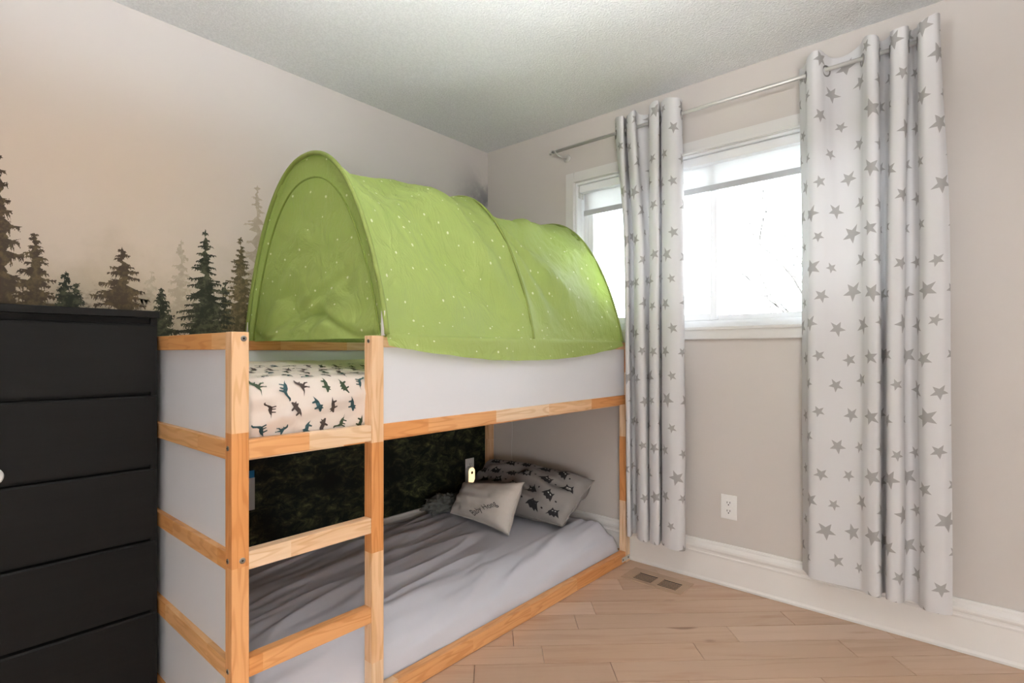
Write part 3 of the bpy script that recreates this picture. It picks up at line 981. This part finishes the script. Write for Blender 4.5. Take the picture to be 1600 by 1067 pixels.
# ------------------------------------------------------------------ pillows
def pillow(name, BL, BR, TL, TR, thick, mat, label, cat, seed, pinch=0.07, wr=0.008):
    BL, BR, TL, TR = map(Vector, (BL, BR, TL, TR))
    nrm = (BR - BL).cross(TL - BL).normalized()
    def surf(u, v, side=1.0):
        # u, v in [0,1]
        a, b = 2 * u - 1, 2 * v - 1
        uu = 0.5 + 0.5 * a * (1 - pinch * (1 - b * b))
        vv = 0.5 + 0.5 * b * (1 - pinch * (1 - a * a))
        p = BL * (1 - uu) * (1 - vv) + BR * uu * (1 - vv) + TL * (1 - uu) * vv + TR * uu * vv
        e = max(0.0, (1 - a ** 4) * (1 - b ** 4))
        t = thick * 0.5 * e ** 0.55
        t += wr * e ** 0.5 * (nz(u * 4 + seed, v * 7, 1.5) + 0.7 * nz(u * 9 + seed, v * 5 + u * 4, 9.5))
        edge = 1 - e
        p = p + nrm * (t * side) + nrm * (0.006 * edge * nz(u * 8 + seed, v * 8, 3.0))
        if p.z < 0.207: p.z = 0.207 + 0.05 * (p.z - 0.207)
        return p
    n = 44
    V, F = [], []
    idx = {}
    for side in (1.0, -1.0):
        for i in range(n + 1):
            for j in range(n + 1):
                bd = i in (0, n) or j in (0, n)
                key = (i, j, 0 if bd else side)
                if key not in idx:
                    idx[key] = len(V); V.append(surf(i / n, j / n, side))
        for i in range(n):
            for j in range(n):
                def K(a, b): return idx[(a, b, 0 if (a in (0, n) or b in (0, n)) else side)]
                q = (K(i, j), K(i + 1, j), K(i + 1, j + 1), K(i, j + 1))
                F.append(q if side > 0 else q[::-1])
    o = mobj(name, V, F, mat, None, True)
    tag(o, label, cat)
    pts = [surf(i / n, 0) for i in range(n)] + [surf(1, j / n) for j in range(n)] + [surf(1 - i / n, 1) for i in range(n)] + [surf(0, 1 - j / n) for j in range(n + 1)]
    V, F = tube(pts, 0.0028, 6, False)
    mobj('seam_piping', V, F, mat, o, True)
    return o, surf

gp, gsurf = pillow('bed_pillow', (2.21, 2.30, .245), (2.215, 1.585, .235), (2.45, 2.31, .440), (2.465, 1.555, .425), 0.205, M['pillow_grey'],
                   'plump grey pillow printed with black masked caped creatures', 'pillow', 2.0, 0.02, 0.030)
wp, wsurf = pillow('cushion', (2.03, 2.215, .222), (1.985, 1.745, .215), (2.125, 2.205, .375), (2.14, 1.775, .440), 0.145, M['pillow_white'],
                   'small off-white plush pillow with a printed name', 'pillow', 5.0, 0.09, 0.010)
# the lettering on the white pillow
cu = bpy.data.curves.new('lettering', 'FONT')
cu.body = 'Baby Hong'
cu.size = 1.0
cu.align_x = 'CENTER'
cu.resolution_u = 3
to = bpy.data.objects.new('lettering', cu)
COL.objects.link(to)
bpy.context.view_layer.update()
tm = bpy.data.meshes.new_from_object(to.evaluated_get(bpy.context.evaluated_depsgraph_get()))
bpy.data.objects.remove(to)
tb = bmesh.new(); tb.from_mesh(tm)
tb.verts.index_update()
xmin = min(v.co.x for v in tb.verts); xmax = max(v.co.x for v in tb.verts)
bmesh.ops.triangulate(tb, faces=tb.faces)
Vt = []
for v in tb.verts:
    a = (v.co.x - xmin) / (xmax - xmin); b = v.co.y / 0.70
    Vt.append(surf_off(lambda p, q: wsurf(p, q, 1.0), 0.525 + a * 0.345 - b * 0.0820, 0.075 + a * 0.36 + b * 0.074, 0.0022))
Ft = [tuple(v.index for v in f.verts) for f in tb.faces]
tb.free()
M['letter'] = plain('grey_print_ink', (0.10, 0.095, 0.09, 1), 0.8, 0.2)
mobj('lettering', Vt, Ft, M['letter'], wp)
# masked creatures on the grey pillow (body with cape, pale mask and small dots)
BODY = [(-.95, -.55), (-.55, -.35), (-.30, -.6), (.0, -.45), (.35, -.62), (.5, -.35), (.95, -.5), (.72, .05), (.58, .35), (.62, .80), (.36, .52), (-.05, .50), (-.36, .82), (-.42, .38), (-.62, .05)]
EYE1 = [(-.30, .22), (-.12, .34), (.02, .22), (-.14, .14)]
EYE2 = [(.12, .22), (.26, .34), (.44, .22), (.28, .14)]
for i in range(6):
    for j in range(4):
        cx = 0.09 + i * 0.165 + (0.08 if j % 2 else 0); cv = 0.13 + j * 0.235 + r5.uniform(-.02, .02)
        if cx > 0.94: continue
        an = r5.uniform(-0.6, 0.3)
        def mp(pts, du=cx, dv=cv, an=an):
            ca, sa = math.cos(an), math.sin(an)
            return [(du + (p[0] * ca - p[1] * sa) * 0.056, dv + (p[0] * sa + p[1] * ca) * 0.100) for p in pts]
        g1 = lambda a, b: surf_off(lambda p, q: gsurf(min(max(p, .001), .999), min(max(q, .001), .999), 1.0), a, b, 0.0018)
        g2 = lambda a, b: surf_off(lambda p, q: gsurf(min(max(p, .001), .999), min(max(q, .001), .999), 1.0), a, b, 0.0026)
        Vk, Fk = [], []
        print_poly(Vk, Fk, mp(BODY), g1)
        pc = mobj('printed_creature', Vk, Fk, M['ink'], gp)
        for ey in (EYE1, EYE2):
            Ve, Fe = [], []
            print_poly(Ve, Fe, mp(ey), g2)
            mobj('mask_eye', Ve, Fe, M['ink_eye'], pc)
        dd = [(math.cos(t) * .16 + 1.35, math.sin(t) * .13 + .2) for t in (0, 1.05, 2.1, 3.14, 4.2, 5.2)]
        if cx < 0.86:
            Vk, Fk = [], []
            print_poly(Vk, Fk, mp(dd), g1)
            mobj('printed_dot', Vk, Fk, M['ink'], gp)
# crumpled muslin behind the white pillow
def blob(u, v):
    th = 2 * PI * u; ph = PI * (v * 0.98 + 0.01)
    d = Vector((math.sin(ph) * math.cos(th), math.sin(ph) * math.sin(th), math.cos(ph)))
    r = 1 + 0.34 * nz(d.x * 3.6, d.y * 2.6, d.z * 2.6 + 3) + 0.30 * nz(d.x * 8, d.y * 8, d.z * 8 + 9)
    p = Vector((2.075 + d.x * 0.12 * r, 2.325 + d.y * 0.062 * r, 0.240 + d.z * 0.055 * r))
    p.z = max(p.z, 0.208)
    return p
V, F, U = grid(64, 32, blob)
bl = mobj('muslin_blanket', V, F, M['blanket'], None, True)
tag(bl, 'crumpled dark grey muslin blanket tucked behind the small white pillow', 'blanket')

# ------------------------------------------------------------------ play tent on the upper bunk
tent = thing('bed_tent', (1.76, 1.9, TOPZ), 'green dotted tunnel tent arched over the upper bunk', 'tent')
HX = [1.018, 1.755, 2.490]
YC, TW, TH, TZ = 1.912, 0.508, 0.680, TOPZ + 0.004
def arch(q):
    """q in [-1,1]: front foot to back foot -> (y offset, height)"""
    t = q * PI / 2
    u = math.sin(t)
    h = (1 - abs(u) ** 2.25) ** 0.80 if abs(u) < 1 else 0.0
    return u * TW, h * TH
QS = 0.90          # |q| beyond this is the hanging skirt
def hem_z(x):
    return 1.078 + 0.055 * ((x - 1.72) / 0.70) ** 2
def tsurf(x, q):
    k = 0 if x < HX[1] else 1
    f = (x - HX[k]) / (HX[k + 1] - HX[k])
    f = max(0.0, min(1.0, f))
    sag = 4 * f * (1 - f)
    if abs(q) <= QS:
        qa = q / QS
        dy, dz = arch(qa)
        top = 1 - abs(qa)
        am = (0.040 if k == 0 else 0.075)
        sh = 1 - am * sag * (0.45 + 0.55 * top)
        y = YC + dy * (1 - 0.05 * sag * (1 - qa * qa) ** 0.5)
        z = TZ + dz * sh
        # wrinkles: tension folds fanning from the hoops plus loose crumple
        ln = (1 - qa * qa) ** 0.4
        n0 = 0.040 * (nz(x * 2.4 + qa * 1.4, qa * 3.6 - x * 1.8, 4.4) - 0.35 - (0.35 if k == 1 else 0.0)) * sag
        ang_ = math.atan2((qa + 0.32), max(0.02, (x - HX[1]) * 2.2)) if k == 1 else math.atan2((qa + 0.95), max(0.02, (HX[1] - x) * 1.6))
        n0 += 0.030 * math.sin(ang_ * (11 if k == 1 else 8)) * sag * sm(1.0, 0.55, abs(qa))
        n0 += 0.013 * nz(x * 7 + qa * 3, qa * 9 - x * 5, 8.1) + 0.006 * nz(x * 24, qa * 26 + x * 9, 2.2)
        nn = Vector((0, dy / TW, 0.35 + dz / TH)).normalized()
        p = Vector((x, y, z)) + nn * n0 * ln
        return p
    sgn = -1 if q < 0 else 1
    w = (abs(q) - QS) / (1 - QS)
    z = TZ + (hem_z(x) - TZ) * w
    y = YC + sgn * TW - (0.0 if sgn < 0 else 0.0)
    if sgn < 0:
        y -= 0.004 * w + 0.005 * w * (1 + 1.4 * nz(x * 16, w * 2, 6.0))
        z += 0.004 * nz(x * 9, 0.0, 1.0) * w
    else:
        y += 0.028 * sm(0.0, 0.5, w)
        z = TZ - 0.06 * w
    return Vector((x, y, z))
def tuv(x, q): return (x, q * 0.92)
NXT, NQT = 190, 150
V, F, U = grid(NXT, NQT, lambda a, b: tsurf(HX[0] + a * (HX[2] - HX[0]), 2 * b - 1), lambda a, b: tuv(HX[0] + a * (HX[2] - HX[0]), 2 * b - 1))
mobj('canopy', V, F, M['tent'], tent, True, U)
# hoop sleeves
for i, hx in enumerate(HX):
    pts = []
    for j in range(61):
        q = (-1 + 2 * j / 60)
        dy, dz = arch(q)
        if i == 1 and False: pass
        pts.append(Vector((hx, YC + dy * 1.003, TZ + dz * 1.004 + 0.001)))
    V, F = tube(pts, 0.0085 if i == 0 else 0.006, 8)
    mobj('hoop_sleeve', V, F, M['tent_edge'], tent, True, [(v[0], v[1] + v[2]) for v in V])
# end walls: arched cloth panels with an inner seam
def end_panel(name, hx, toward, bulge, seed, loose):
    def fn(a, b):
        # a across (-1..1), b up (0..1)
        t = 2 * a - 1
        dy, dz = arch(t)
        y = YC + dy * 0.992
        z = TZ - 0.008 + (dz * 0.992 + 0.008) * b
        e = b * (1 - b) * 4
        cr = sm(0.55, 0.0, b)
        x = hx + toward * (bulge * (e * (1 - t * t)) + 0.012 * cr * nz(y * 6, z * 11 + y * 5, seed) * 2.4 + 0.009 * nz(y * 12, z * 15, seed + 2) * (1 - t ** 4))
        # diagonal drape fold
        x += toward * 0.016 * math.exp(-((z - 1.30 - (1.95 - y) * 0.35) / 0.020) ** 2) * (1 - t ** 2) * loose
        x += toward * 0.020 * loose * math.exp(-((z - 1.21 + 0.05 * math.sin(y * 9)) / 0.016) ** 2) * (1 - t ** 4)
        return Vector((x, y, z))
    V, F, U = grid(90, 70, fn, lambda a, b: ((2 * a - 1) * 0.5 + 3 * seed, b * arch(2 * a - 1)[1] + 7))
    return mobj(name, V, F, M['tent'], tent, True, U)
ep = end_panel('end_wall', HX[0] + 0.012, 1.0, 0.030, 1.3, 1.0)
# far end stays open; its cloth is rolled up and tied under the last hoop
pts = []
for j in range(33):
    q = -0.42 + 0.62 * j / 32
    dy, dz = arch(q)
    pts.append(Vector((HX[2] - 0.012, YC + dy * 0.96, TZ + dz - 0.022 - 0.006 * math.sin(j * 1.1))))
V, F = tube(pts, [0.017 + 0.004 * math.sin(j * 1.7) for j in range(33)], 10)
mobj('rolled_flap', V, F, M['tent_edge'], tent, True, [(v[0], v[1] + v[2]) for v in V])
pts = []
for j in range(51):
    q = -1 + 2 * j / 50
    dy, dz = arch(q)
    pts.append(Vector((HX[0] + 0.008, YC + dy * 0.90, TZ - 0.004 + dz * 0.885)))
V, F = tube(pts, 0.0035, 6)
mobj('seam', V, F, M['tent_seam'], ep, True, [(v[0], v[1] + v[2]) for v in V])
# webbing ties at the hoop feet
for hx, yy_ in ((HX[0] - 0.006, YC - TW + 0.012), (HX[0] - 0.006, YC + TW - 0.012)):
    box('tie_strap', hx, hx + 0.002, yy_ - 0.009, yy_ + 0.009, TZ - 0.003, TZ + 0.075, M['cord'], tent)
for hx in HX[:2]:
    V, F, U = grid(10, 6, lambda a, b, hx=hx: Vector((hx + 0.010 + 0.03 * b, YC - TW - 0.006 - 0.003 * math.sin(b * PI) + 0.0 * a, TZ + 0.0 + 0.055 * a)))

# ------------------------------------------------------------------ curtain rod and curtains
RX, RZD = 2.502, 2.266
rod = thing('curtain_rod', (WX, 0.98, RZD), 'thin brushed steel curtain rod on round wall brackets', 'curtain rod')
V, F = tube([(RX, 0.125, RZD), (RX, 1.862, RZD)], 0.0085, 14)
mobj('pole', V, F, M['steel'], rod, True)
disc('end_cap', (RX, 1.862, RZD), (0, 1, 0), 0.0125, 0.018, M['steel'], rod)
disc('end_cap', (RX, 0.125, RZD), (0, -1, 0), 0.0125, 0.018, M['steel'], rod)
for y in (1.835, 0.232):
    disc('wall_plate', (WX, y, RZD - 0.012), (-1, 0, 0), 0.024, 0.006, M['steel'], rod, 24, 0.004)
    V, F = tube([(WX - 0.004, y, RZD - 0.012), (WX - 0.05, y, RZD - 0.016), (RX + 0.016, y, RZD - 0.018), (RX, y, RZD - 0.0125)], 0.0055, 10)
    mobj('bracket_arm', V, F, M['steel'], rod, True)
    V, F = tube([(RX + 0.012 * math.cos(t), y, RZD + 0.012 * math.sin(t)) for t in [PI * (1.0 + k / 8) for k in range(9)]], 0.003, 6)
    mobj('bracket_cup', V, F, M['steel'], rod, True)
    disc('set_screw', (RX, y, RZD + 0.008), (0, 0, 1), 0.004, 0.010, M['steel'], rod, 10)

def catmull(P, n):
    out = []
    for i in range(len(P) - 1):
        p0 = P[max(0, i - 1)]; p1 = P[i]; p2 = P[i + 1]; p3 = P[min(len(P) - 1, i + 2)]
        for k in range(n):
            t = k / n
            out.append(tuple(0.5 * (2 * b + (c - a) * t + (2 * a - 5 * b + 4 * c - d) * t * t + (3 * b - a - 3 * c + d) * t ** 3)
                             for a, b, c, d in zip(p0, p1, p2, p3)))
    out.append(tuple(P[-1]))
    return out
def curtain(name, top, bot, ztop, zbot, label, seed):
    """top/bot: lists of (y, x) of the cloth's cross-section."""
    n = 8
    A, B = catmull(top, n), catmull(bot, n)
    m = len(A)
    s = [0.0]
    for i in range(1, m):
        dA = math.hypot(A[i][0] - A[i - 1][0], A[i][1] - A[i - 1][1]); dB = math.hypot(B[i][0] - B[i - 1][0], B[i][1] - B[i - 1][1])
        s.append(s[-1] + 0.5 * (dA + dB))
    rows = 110
    V, F, U = [], [], []
    for j in range(rows + 1):
        t = j / rows
        for i in range(m):
            e = sm(0.0, 0.35, t) * 0.55 + 0.45 * t
            y = A[i][0] * (1 - e) + B[i][0] * e
            x = A[i][1] * (1 - e) + B[i][1] * e
            w = sm(0.02, 0.3, t)
            x += w * (0.006 * nz(s[i] * 5, t * 5, seed) + 0.002 * nz(s[i] * 14, t * 16, seed + 4))
            y += w * 0.004 * nz(s[i] * 4, t * 4, seed + 9)
            lift = 0.010 * nz(s[i] * 5, 0, seed + 2)
            zt = ztop + (0.010 * math.sin(s[i] * 34 + seed) if True else 0)
            z = zt + (zbot + lift - zt) * t
            x = min(x, WX - 0.030)
            V.append(Vector((x, y, z))); U.append((s[i] + seed * 1.37, t * (ztop - zbot)))
    for j in range(rows):
        for i in range(m - 1):
            a = j * m + i
            F.append((a, a + 1, a + m + 1, a + m))
    o = mobj(name, V, F, M['curtain'], None, True, U)
    tag(o, label, 'curtain', 'star curtains on the steel rod')
    # grommets where the cloth crosses the rod line
    for i in range(m - 1):
        a, b = A[i], A[i + 1]
        if (a[1] - RX) * (b[1] - RX) < 0:
            t = (RX - a[1]) / (b[1] - a[1])
            y = a[0] + (b[0] - a[0]) * t
            d = Vector((b[1] - a[1], b[0] - a[0], 0)).normalized()
            ring('grommet', (RX, y, RZD - 0.006), (-d.y, d.x, 0), 0.0205, 0.0042, M['nickel'], o)
    return o
def cs(pts):
    """cross-section from (pixel column, X) pairs: the column gives the direction, X the distance."""
    return [(onX(px, 500, X).y, X) for (px, X) in pts]
# left curtain
Ltop = cs([(961, 2.530), (963, 2.490), (968, 2.462), (974, 2.470), (977, 2.530), (980, 2.550), (979, 2.49), (985, 2.458), (992, 2.468), (996, 2.525), (1006, 2.548), (1016, 2.535), (1014, 2.480), (1021, 2.458), (1029, 2.468), (1031, 2.525), (1034, 2.548), (1033, 2.49), (1044, 2.452), (1057, 2.456), (1064, 2.490), (1066, 2.535)])
Lbot = cs([(986, 2.54), (982, 2.50), (980, 2.470), (986, 2.476), (989, 2.535), (996, 2.550), (995, 2.50), (1000, 2.462), (1010, 2.468), (1016, 2.520), (1019, 2.545), (1017, 2.53), (1015, 2.480), (1022, 2.460), (1030, 2.470), (1033, 2.525), (1038, 2.545), (1034, 2.49), (1044, 2.455), (1058, 2.456), (1069, 2.478), (1071, 2.52)])
curtain('star_curtain', Ltop, Lbot, RZD + 0.072, 0.166, 'narrowly gathered white curtain with grey stars beside the bunk bed', 1.0)
Rtop = cs([(1249, 2.560), (1251, 2.545), (1258, 2.51), (1261, 2.478), (1270, 2.458), (1281, 2.468), (1290, 2.50), (1302, 2.532), (1322, 2.548), (1342, 2.530), (1349, 2.490), (1356, 2.460), (1367, 2.458), (1373, 2.480), (1375, 2.530), (1382, 2.550), (1390, 2.53), (1391, 2.485), (1397, 2.458), (1412, 2.456), (1419, 2.478), (1421, 2.530), (1427, 2.545), (1433, 2.52), (1434, 2.480), (1442, 2.454), (1462, 2.458), (1469, 2.49)])
Rbot = cs([(1254, 2.575), (1258, 2.55), (1262, 2.52), (1264, 2.495), (1272, 2.484), (1286, 2.486), (1302, 2.492), (1318, 2.498), (1332, 2.500), (1344, 2.494), (1351, 2.478), (1359, 2.464), (1371, 2.460), (1377, 2.482), (1378, 2.530), (1384, 2.550), (1388, 2.53), (1384, 2.485), (1390, 2.462), (1404, 2.460), (1411, 2.478), (1414, 2.510), (1424, 2.520), (1434, 2.50), (1438, 2.476), (1450, 2.452), (1474, 2.448), (1489, 2.462)])
curtain('star_curtain', Rtop, Rbot, RZD + 0.062, 0.176, 'broad white curtain with grey stars above the baseboard away from the bed', 3.0)

# ------------------------------------------------------------------ outlets, night light, cord, paper
def outlet(name, c, axis, label, w=0.074, h=0.115):
    c = Vector(c); ax = Vector(axis)
    side = ax.cross(Vector((0, 0, 1)))
    t = thing(name, c, label, 'outlet')
    def obx(nm, p, sw, sh, d0, d1, mat, parent, bev=0.0):
        a = c + side * (p[0] - sw / 2) + Vector((0, 0, p[1] - sh / 2)) + ax * d0
        b = c + side * (p[0] + sw / 2) + Vector((0, 0, p[1] + sh / 2)) + ax * d1
        return box(nm, a.x, b.x, a.y, b.y, a.z, b.z, mat, parent, bev)
    obx('cover_plate', (0, 0), w, h, 0.0, 0.006, M['plate'], t, 0.0022)
    for s in (-1, 1):
        sk = obx('socket', (0, s * 0.0195), 0.034, 0.028, 0.0055, 0.0085, M['plate'], t, 0.0012)
        for e in (-1, 1):
            obx('slot', (e * 0.0065, s * 0.0195 + 0.003), 0.0026, 0.009, 0.0085, 0.0089, M['slot'], sk)
        obx('ground_hole', (0, s * 0.0195 - 0.0075), 0.005, 0.005, 0.0085, 0.0089, M['slot'], sk)
    return t
outlet('wall_outlet', (WX, 0.899, 0.376), (-1, 0, 0), 'white duplex wall outlet below the window')
outlet('wall_outlet', (2.44, MY, 0.372), (0, -1, 0), 'white wall outlet on the dark forest mural holding a night light')
nl = thing('night_light', (2.425, MY - 0.01, 0.30), 'lit arched plug-in night light on the mural wall', 'night light')
def arch_plate(name, xc, z0, w, h, y0, y1, mat, parent, hole=0.0):
    n = 14
    out = [(xc - w / 2, z0), (xc + w / 2, z0)] + [(xc + w / 2 * math.cos(PI * k / n), z0 + h - w / 2 + w / 2 * math.sin(PI * k / n)) for k in range(n + 1)]
    V = [(p[0], y0, p[1]) for p in out] + [(p[0], y1, p[1]) for p in out]
    m = len(out)
    F = [tuple(range(m)), tuple(range(m, 2 * m))[::-1]] + [(i, m + i, m + (i + 1) % m, (i + 1) % m) for i in range(m)]
    return mobj(name, V, F, mat, parent)
arch_plate('housing', 2.42, 0.270, 0.056, 0.112, MY - 0.011, MY - 0.040, M['plate'], nl)
arch_plate('glowing_face', 2.42, 0.272, 0.050, 0.106, MY - 0.0402, MY - 0.045, M['nightlight'], nl)
M['eye'] = plain('brown_sensor', (0.12, 0.06, 0.03, 1), 0.4, 0.4)
disc('light_sensor', (2.42, MY - 0.045, 0.347), (0, -1, 0), 0.0095, 0.001, M['eye'], nl, 16)

pts = []
for k in range(30):
    t = k / 29
    pts.append((2.548 - 0.012 * math.sin(t * 3.1), 2.205 + 0.006 * math.sin(t * 9), 0.855 - 0.43 * t))
V, F = tube(pts, 0.0016, 6)
tag(mobj('light_cord', V, F, M['cord'], None, True), 'thin white cord hanging from the upper bunk slats to the grey pillow', 'cord')

pa = thing('paper_sheet', (1.03, MY, 0.42), 'white paper sheet with blue header stuck on the dark mural behind the ladder', 'paper')
box('sheet', 0.955, 1.078, MY - 0.0025, MY - 0.0010, 0.400, 0.545, M['paper'], pa)
box('header', 0.955, 1.076, MY - 0.0025, MY - 0.0010, 0.545, 0.578, M['paper_blue'], pa)

# ------------------------------------------------------------------ floor register
vt = thing('floor_vent', (2.44, 1.185, 0.0), 'flush wooden floor vent by the foot of the bed', 'vent')
vx0, vx1, vy0, vy1 = 2.362, 2.518, 1.030, 1.340
def vbox(nm, x0, x1, y0, y1, z0, z1, mat, bev=0.0):
    return box(nm, x0, x1, y0, y1, z0, z1, mat, vt, bev, 1)
vbox('duct_shadow_plate', vx0 + 0.02, vx1 - 0.02, vy0 + 0.02, vy1 - 0.02, 0.0003, 0.0012, M['slot'])
sx0, sx1 = 2.392, 2.474
sy = [(1.068, 1.162), (1.192, 1.290)]
vbox('frame', vx0, sx0, vy0, vy1, 0.0002, 0.0045, M['vent'], 0.002)
vbox('frame', sx1, vx1, vy0, vy1, 0.0002, 0.0045, M['vent'], 0.002)
vbox('frame', sx0, sx1, vy0, sy[0][0], 0.0002, 0.0045, M['vent'], 0.0008)
vbox('frame', sx0, sx1, sy[1][1], vy1, 0.0002, 0.0045, M['vent'], 0.0008)
vbox('frame', sx0, sx1, sy[0][1], sy[1][0], 0.0002, 0.0045, M['vent'], 0.0008)
for (a, b) in sy:
    for k in range(1, 6):
        xc = sx0 + (sx1 - sx0) * k / 6
        vbox('slat', xc - 0.0022, xc + 0.0022, a, b, 0.0012, 0.0024, M['vent'])

# ------------------------------------------------------------------ dresser
DX0, DX1, DYF, DYB, DZ = -0.255, 0.548, 1.950, 2.452, 1.240
dr = thing('dresser', ((DX0 + DX1) / 2, (DYF + DYB) / 2, 0), 'tall black-brown chest of drawers beside the bed end', 'dresser')
box('top', DX0 - 0.003, DX1 + 0.004, DYF - 0.006, DYB, DZ - 0.022, DZ, M['dresser'], dr, 0.0015, 1)
box('side', DX1 - 0.018, DX1, DYF + 0.006, DYB, 0, DZ - 0.022, M['dresser'], dr, 0.001, 1)
box('side', DX0, DX0 + 0.018, DYF + 0.006, DYB, 0, DZ - 0.022, M['dresser'], dr, 0.001, 1)
box('back', DX0 + 0.018, DX1 - 0.018, DYB - 0.006, DYB - 0.001, 0.03, DZ - 0.022, M['dresser'], dr)
box('plinth', DX0 + 0.018, DX1 - 0.018, DYF + 0.02, DYF + 0.036, 0, 0.075, M['dresser'], dr)
zs = [0.080, 0.307, 0.531, 0.757, 0.985, 1.206]
for a, b in zip(zs[:-1], zs[1:]):
    d = bmesh.new()
    # front with the sloped finger edge along its top
    prof = [(DYF + 0.001, a + 0.003), (DYF + 0.001, b - 0.014), (DYF + 0.006, b - 0.009), (DYF + 0.019, b - 0.006), (DYF + 0.019, a + 0.003)]
    x0_, x1_ = DX0 + 0.003, DX1 - 0.002
    vs = [[d.verts.new((x, p[0], p[1])) for p in prof] for x in (x0_, x1_)]
    n_ = len(prof)
    for k in range(n_):
        d.faces.new((vs[0][k], vs[0][(k + 1) % n_], vs[1][(k + 1) % n_], vs[1][k]))
    d.faces.new(vs[0][::-1]); d.faces.new(vs[1])
    bm_obj('drawer', d, M['dresser'], dr)
box('carcass_shadow_board', DX0 + 0.018, DX1 - 0.018, DYF + 0.0195, DYF + 0.026, 0.08, DZ - 0.022, M['dresser'], dr)
def oval_pad():
    V, F = [], []
    rows = [(1, 0), (1, 0.008), (0.85, 0.013), (0.5, 0.016)]
    n = 28
    for (s, h) in rows:
        for k in range(n):
            t = 2 * PI * k / n
            V.append((0.172 + 0.022 * s * math.cos(t), DYF - h + 0.001, 0.785 + 0.023 * s * math.sin(t)))
    for i in range(len(rows) - 1):
        for k in range(n):
            F.append((i * n + k, i * n + (k + 1) % n, (i + 1) * n + (k + 1) % n, (i + 1) * n + k))
    F.append(tuple((len(rows) - 1) * n + k for k in range(n)))
    return mobj('safety_latch_pad', V, F, M['plate'], dr, True)
o = oval_pad(); o['label'] = 'pale grey oval latch pad'

# ------------------------------------------------------------------ added ceiling fill light, out of view, shaped as a pendant bowl
LP = (0.56, 0.60)
PZ = 1.90
cl = thing('pendant_lamp', (LP[0], LP[1], CZ), 'glass bowl pendant lamp throwing its light up to the ceiling', 'lamp')
disc('canopy', (LP[0], LP[1], CZ), (0, 0, -1), 0.06, 0.025, M['steel'], cl, 32)
V, F = tube([(LP[0], LP[1], CZ - 0.02), (LP[0], LP[1], PZ - 0.03)], 0.006, 10)
mobj('stem', V, F, M['steel'], cl, True)
def dome(u, v):
    t = 2 * PI * u; p = v * PI / 2
    return Vector((LP[0] + 0.20 * math.cos(p) * math.cos(t), LP[1] + 0.20 * math.cos(p) * math.sin(t), PZ - 0.09 * math.sin(p)))
V, F, U = grid(32, 10, dome)
mobj('glass_bowl', V, F, M['lamp_bowl'], cl, True)
disc('bulb_disc', (LP[0], LP[1], PZ - 0.030), (0, 0, 1), 0.165, 0.006, M['lamp_glass'], cl, 32)

# added frontal fill behind the view, shaped as a low floor lamp
FL = (-0.80, -1.00)
fo = thing('floor_lamp', (FL[0], FL[1], 0), 'low floor lamp with drum shade in the corner opposite the bed', 'lamp')
disc('base', (FL[0], FL[1], 0.0005), (0, 0, 1), 0.14, 0.02, M['steel'], fo, 32)
V, F = tube([(FL[0], FL[1], 0.02), (FL[0], FL[1], 0.86)], 0.011, 12)
mobj('pole', V, F, M['steel'], fo, True)
V, F, U = grid(36, 4, lambda u, v: Vector((FL[0] + (0.20 - 0.03 * v) * math.cos(2 * PI * u), FL[1] + (0.20 - 0.03 * v) * math.sin(2 * PI * u), 0.66 + 0.28 * v)))
mobj('shade', V, F, M['lamp_shade'], fo, True)

# ------------------------------------------------------------------ snowy yard and bare tree outside
def mat_snow():
    k = NT('fresh_snow')
    co = k.coord()
    k.base(k.mix(k.noise(co, 0.4, 3), (0.80, 0.81, 0.83, 1), (0.86, 0.87, 0.88, 1)), 0.8, 0.2)
    return k.m
V, F, U = grid(40, 60, lambda a, b: Vector((3.2 + 60 * a, -45 + 90 * b, -3.25 + 0.15 * nz(a * 9, b * 12, 3.3))))
tag(mobj('snowy_yard', V, F, mat_snow(), None, True), 'snow-covered yard below the window', 'ground', kind='structure')

tree = thing('bare_tree', (9.0, 1.75, -3.2), 'bare winter tree seen faintly through the window', 'tree')
rt = random.Random(11)
trunkV, trunkF = tube([(9.0, 1.75, -3.2), (8.95, 1.78, -1.2), (9.02, 1.75, 0.6), (8.98, 1.8, 2.2)], [0.13, 0.11, 0.09, 0.06], 8)
mobj('trunk', trunkV, trunkF, M['bark'], tree, True)
BV, BF = [], []
def add_branch(p, d, ln, r, depth):
    pts = [Vector(p)]
    dd = Vector(d).normalized()
    n = 6
    for k in range(n):
        dd = (dd + Vector((rt.uniform(-.2, .2), rt.uniform(-.22, .22), rt.uniform(-.12, .22)))).normalized()
        pts.append(pts[-1] + dd * ln / n)
    V, F = tube(pts, [max(0.002, r * (1 - 0.8 * k / n)) for k in range(n + 1)], 5)
    b = len(BV); BV.extend(V); BF.extend([tuple(b + i for i in f) for f in F])
    if depth > 0:
        for k in range(4):
            q = pts[rt.randint(2, n)]
            nd = (dd + Vector((rt.uniform(-.9, .9), rt.uniform(-.9, .9), rt.uniform(-.4, .8)))).normalized()
            add_branch(q, nd, ln * rt.uniform(0.4, 0.62), r * 0.5, depth - 1)
for k in range(7):
    a = rt.uniform(0, 2 * PI)
    add_branch((8.98, 1.79, rt.uniform(0.8, 2.2)), (math.cos(a) * .7, abs(math.sin(a)) * .9, rt.uniform(.1, .9)), rt.uniform(1.2, 2.0), 0.022, 2)
bo = mobj('branches', BV, BF, M['bark'], tree)
bo['kind'] = 'stuff'
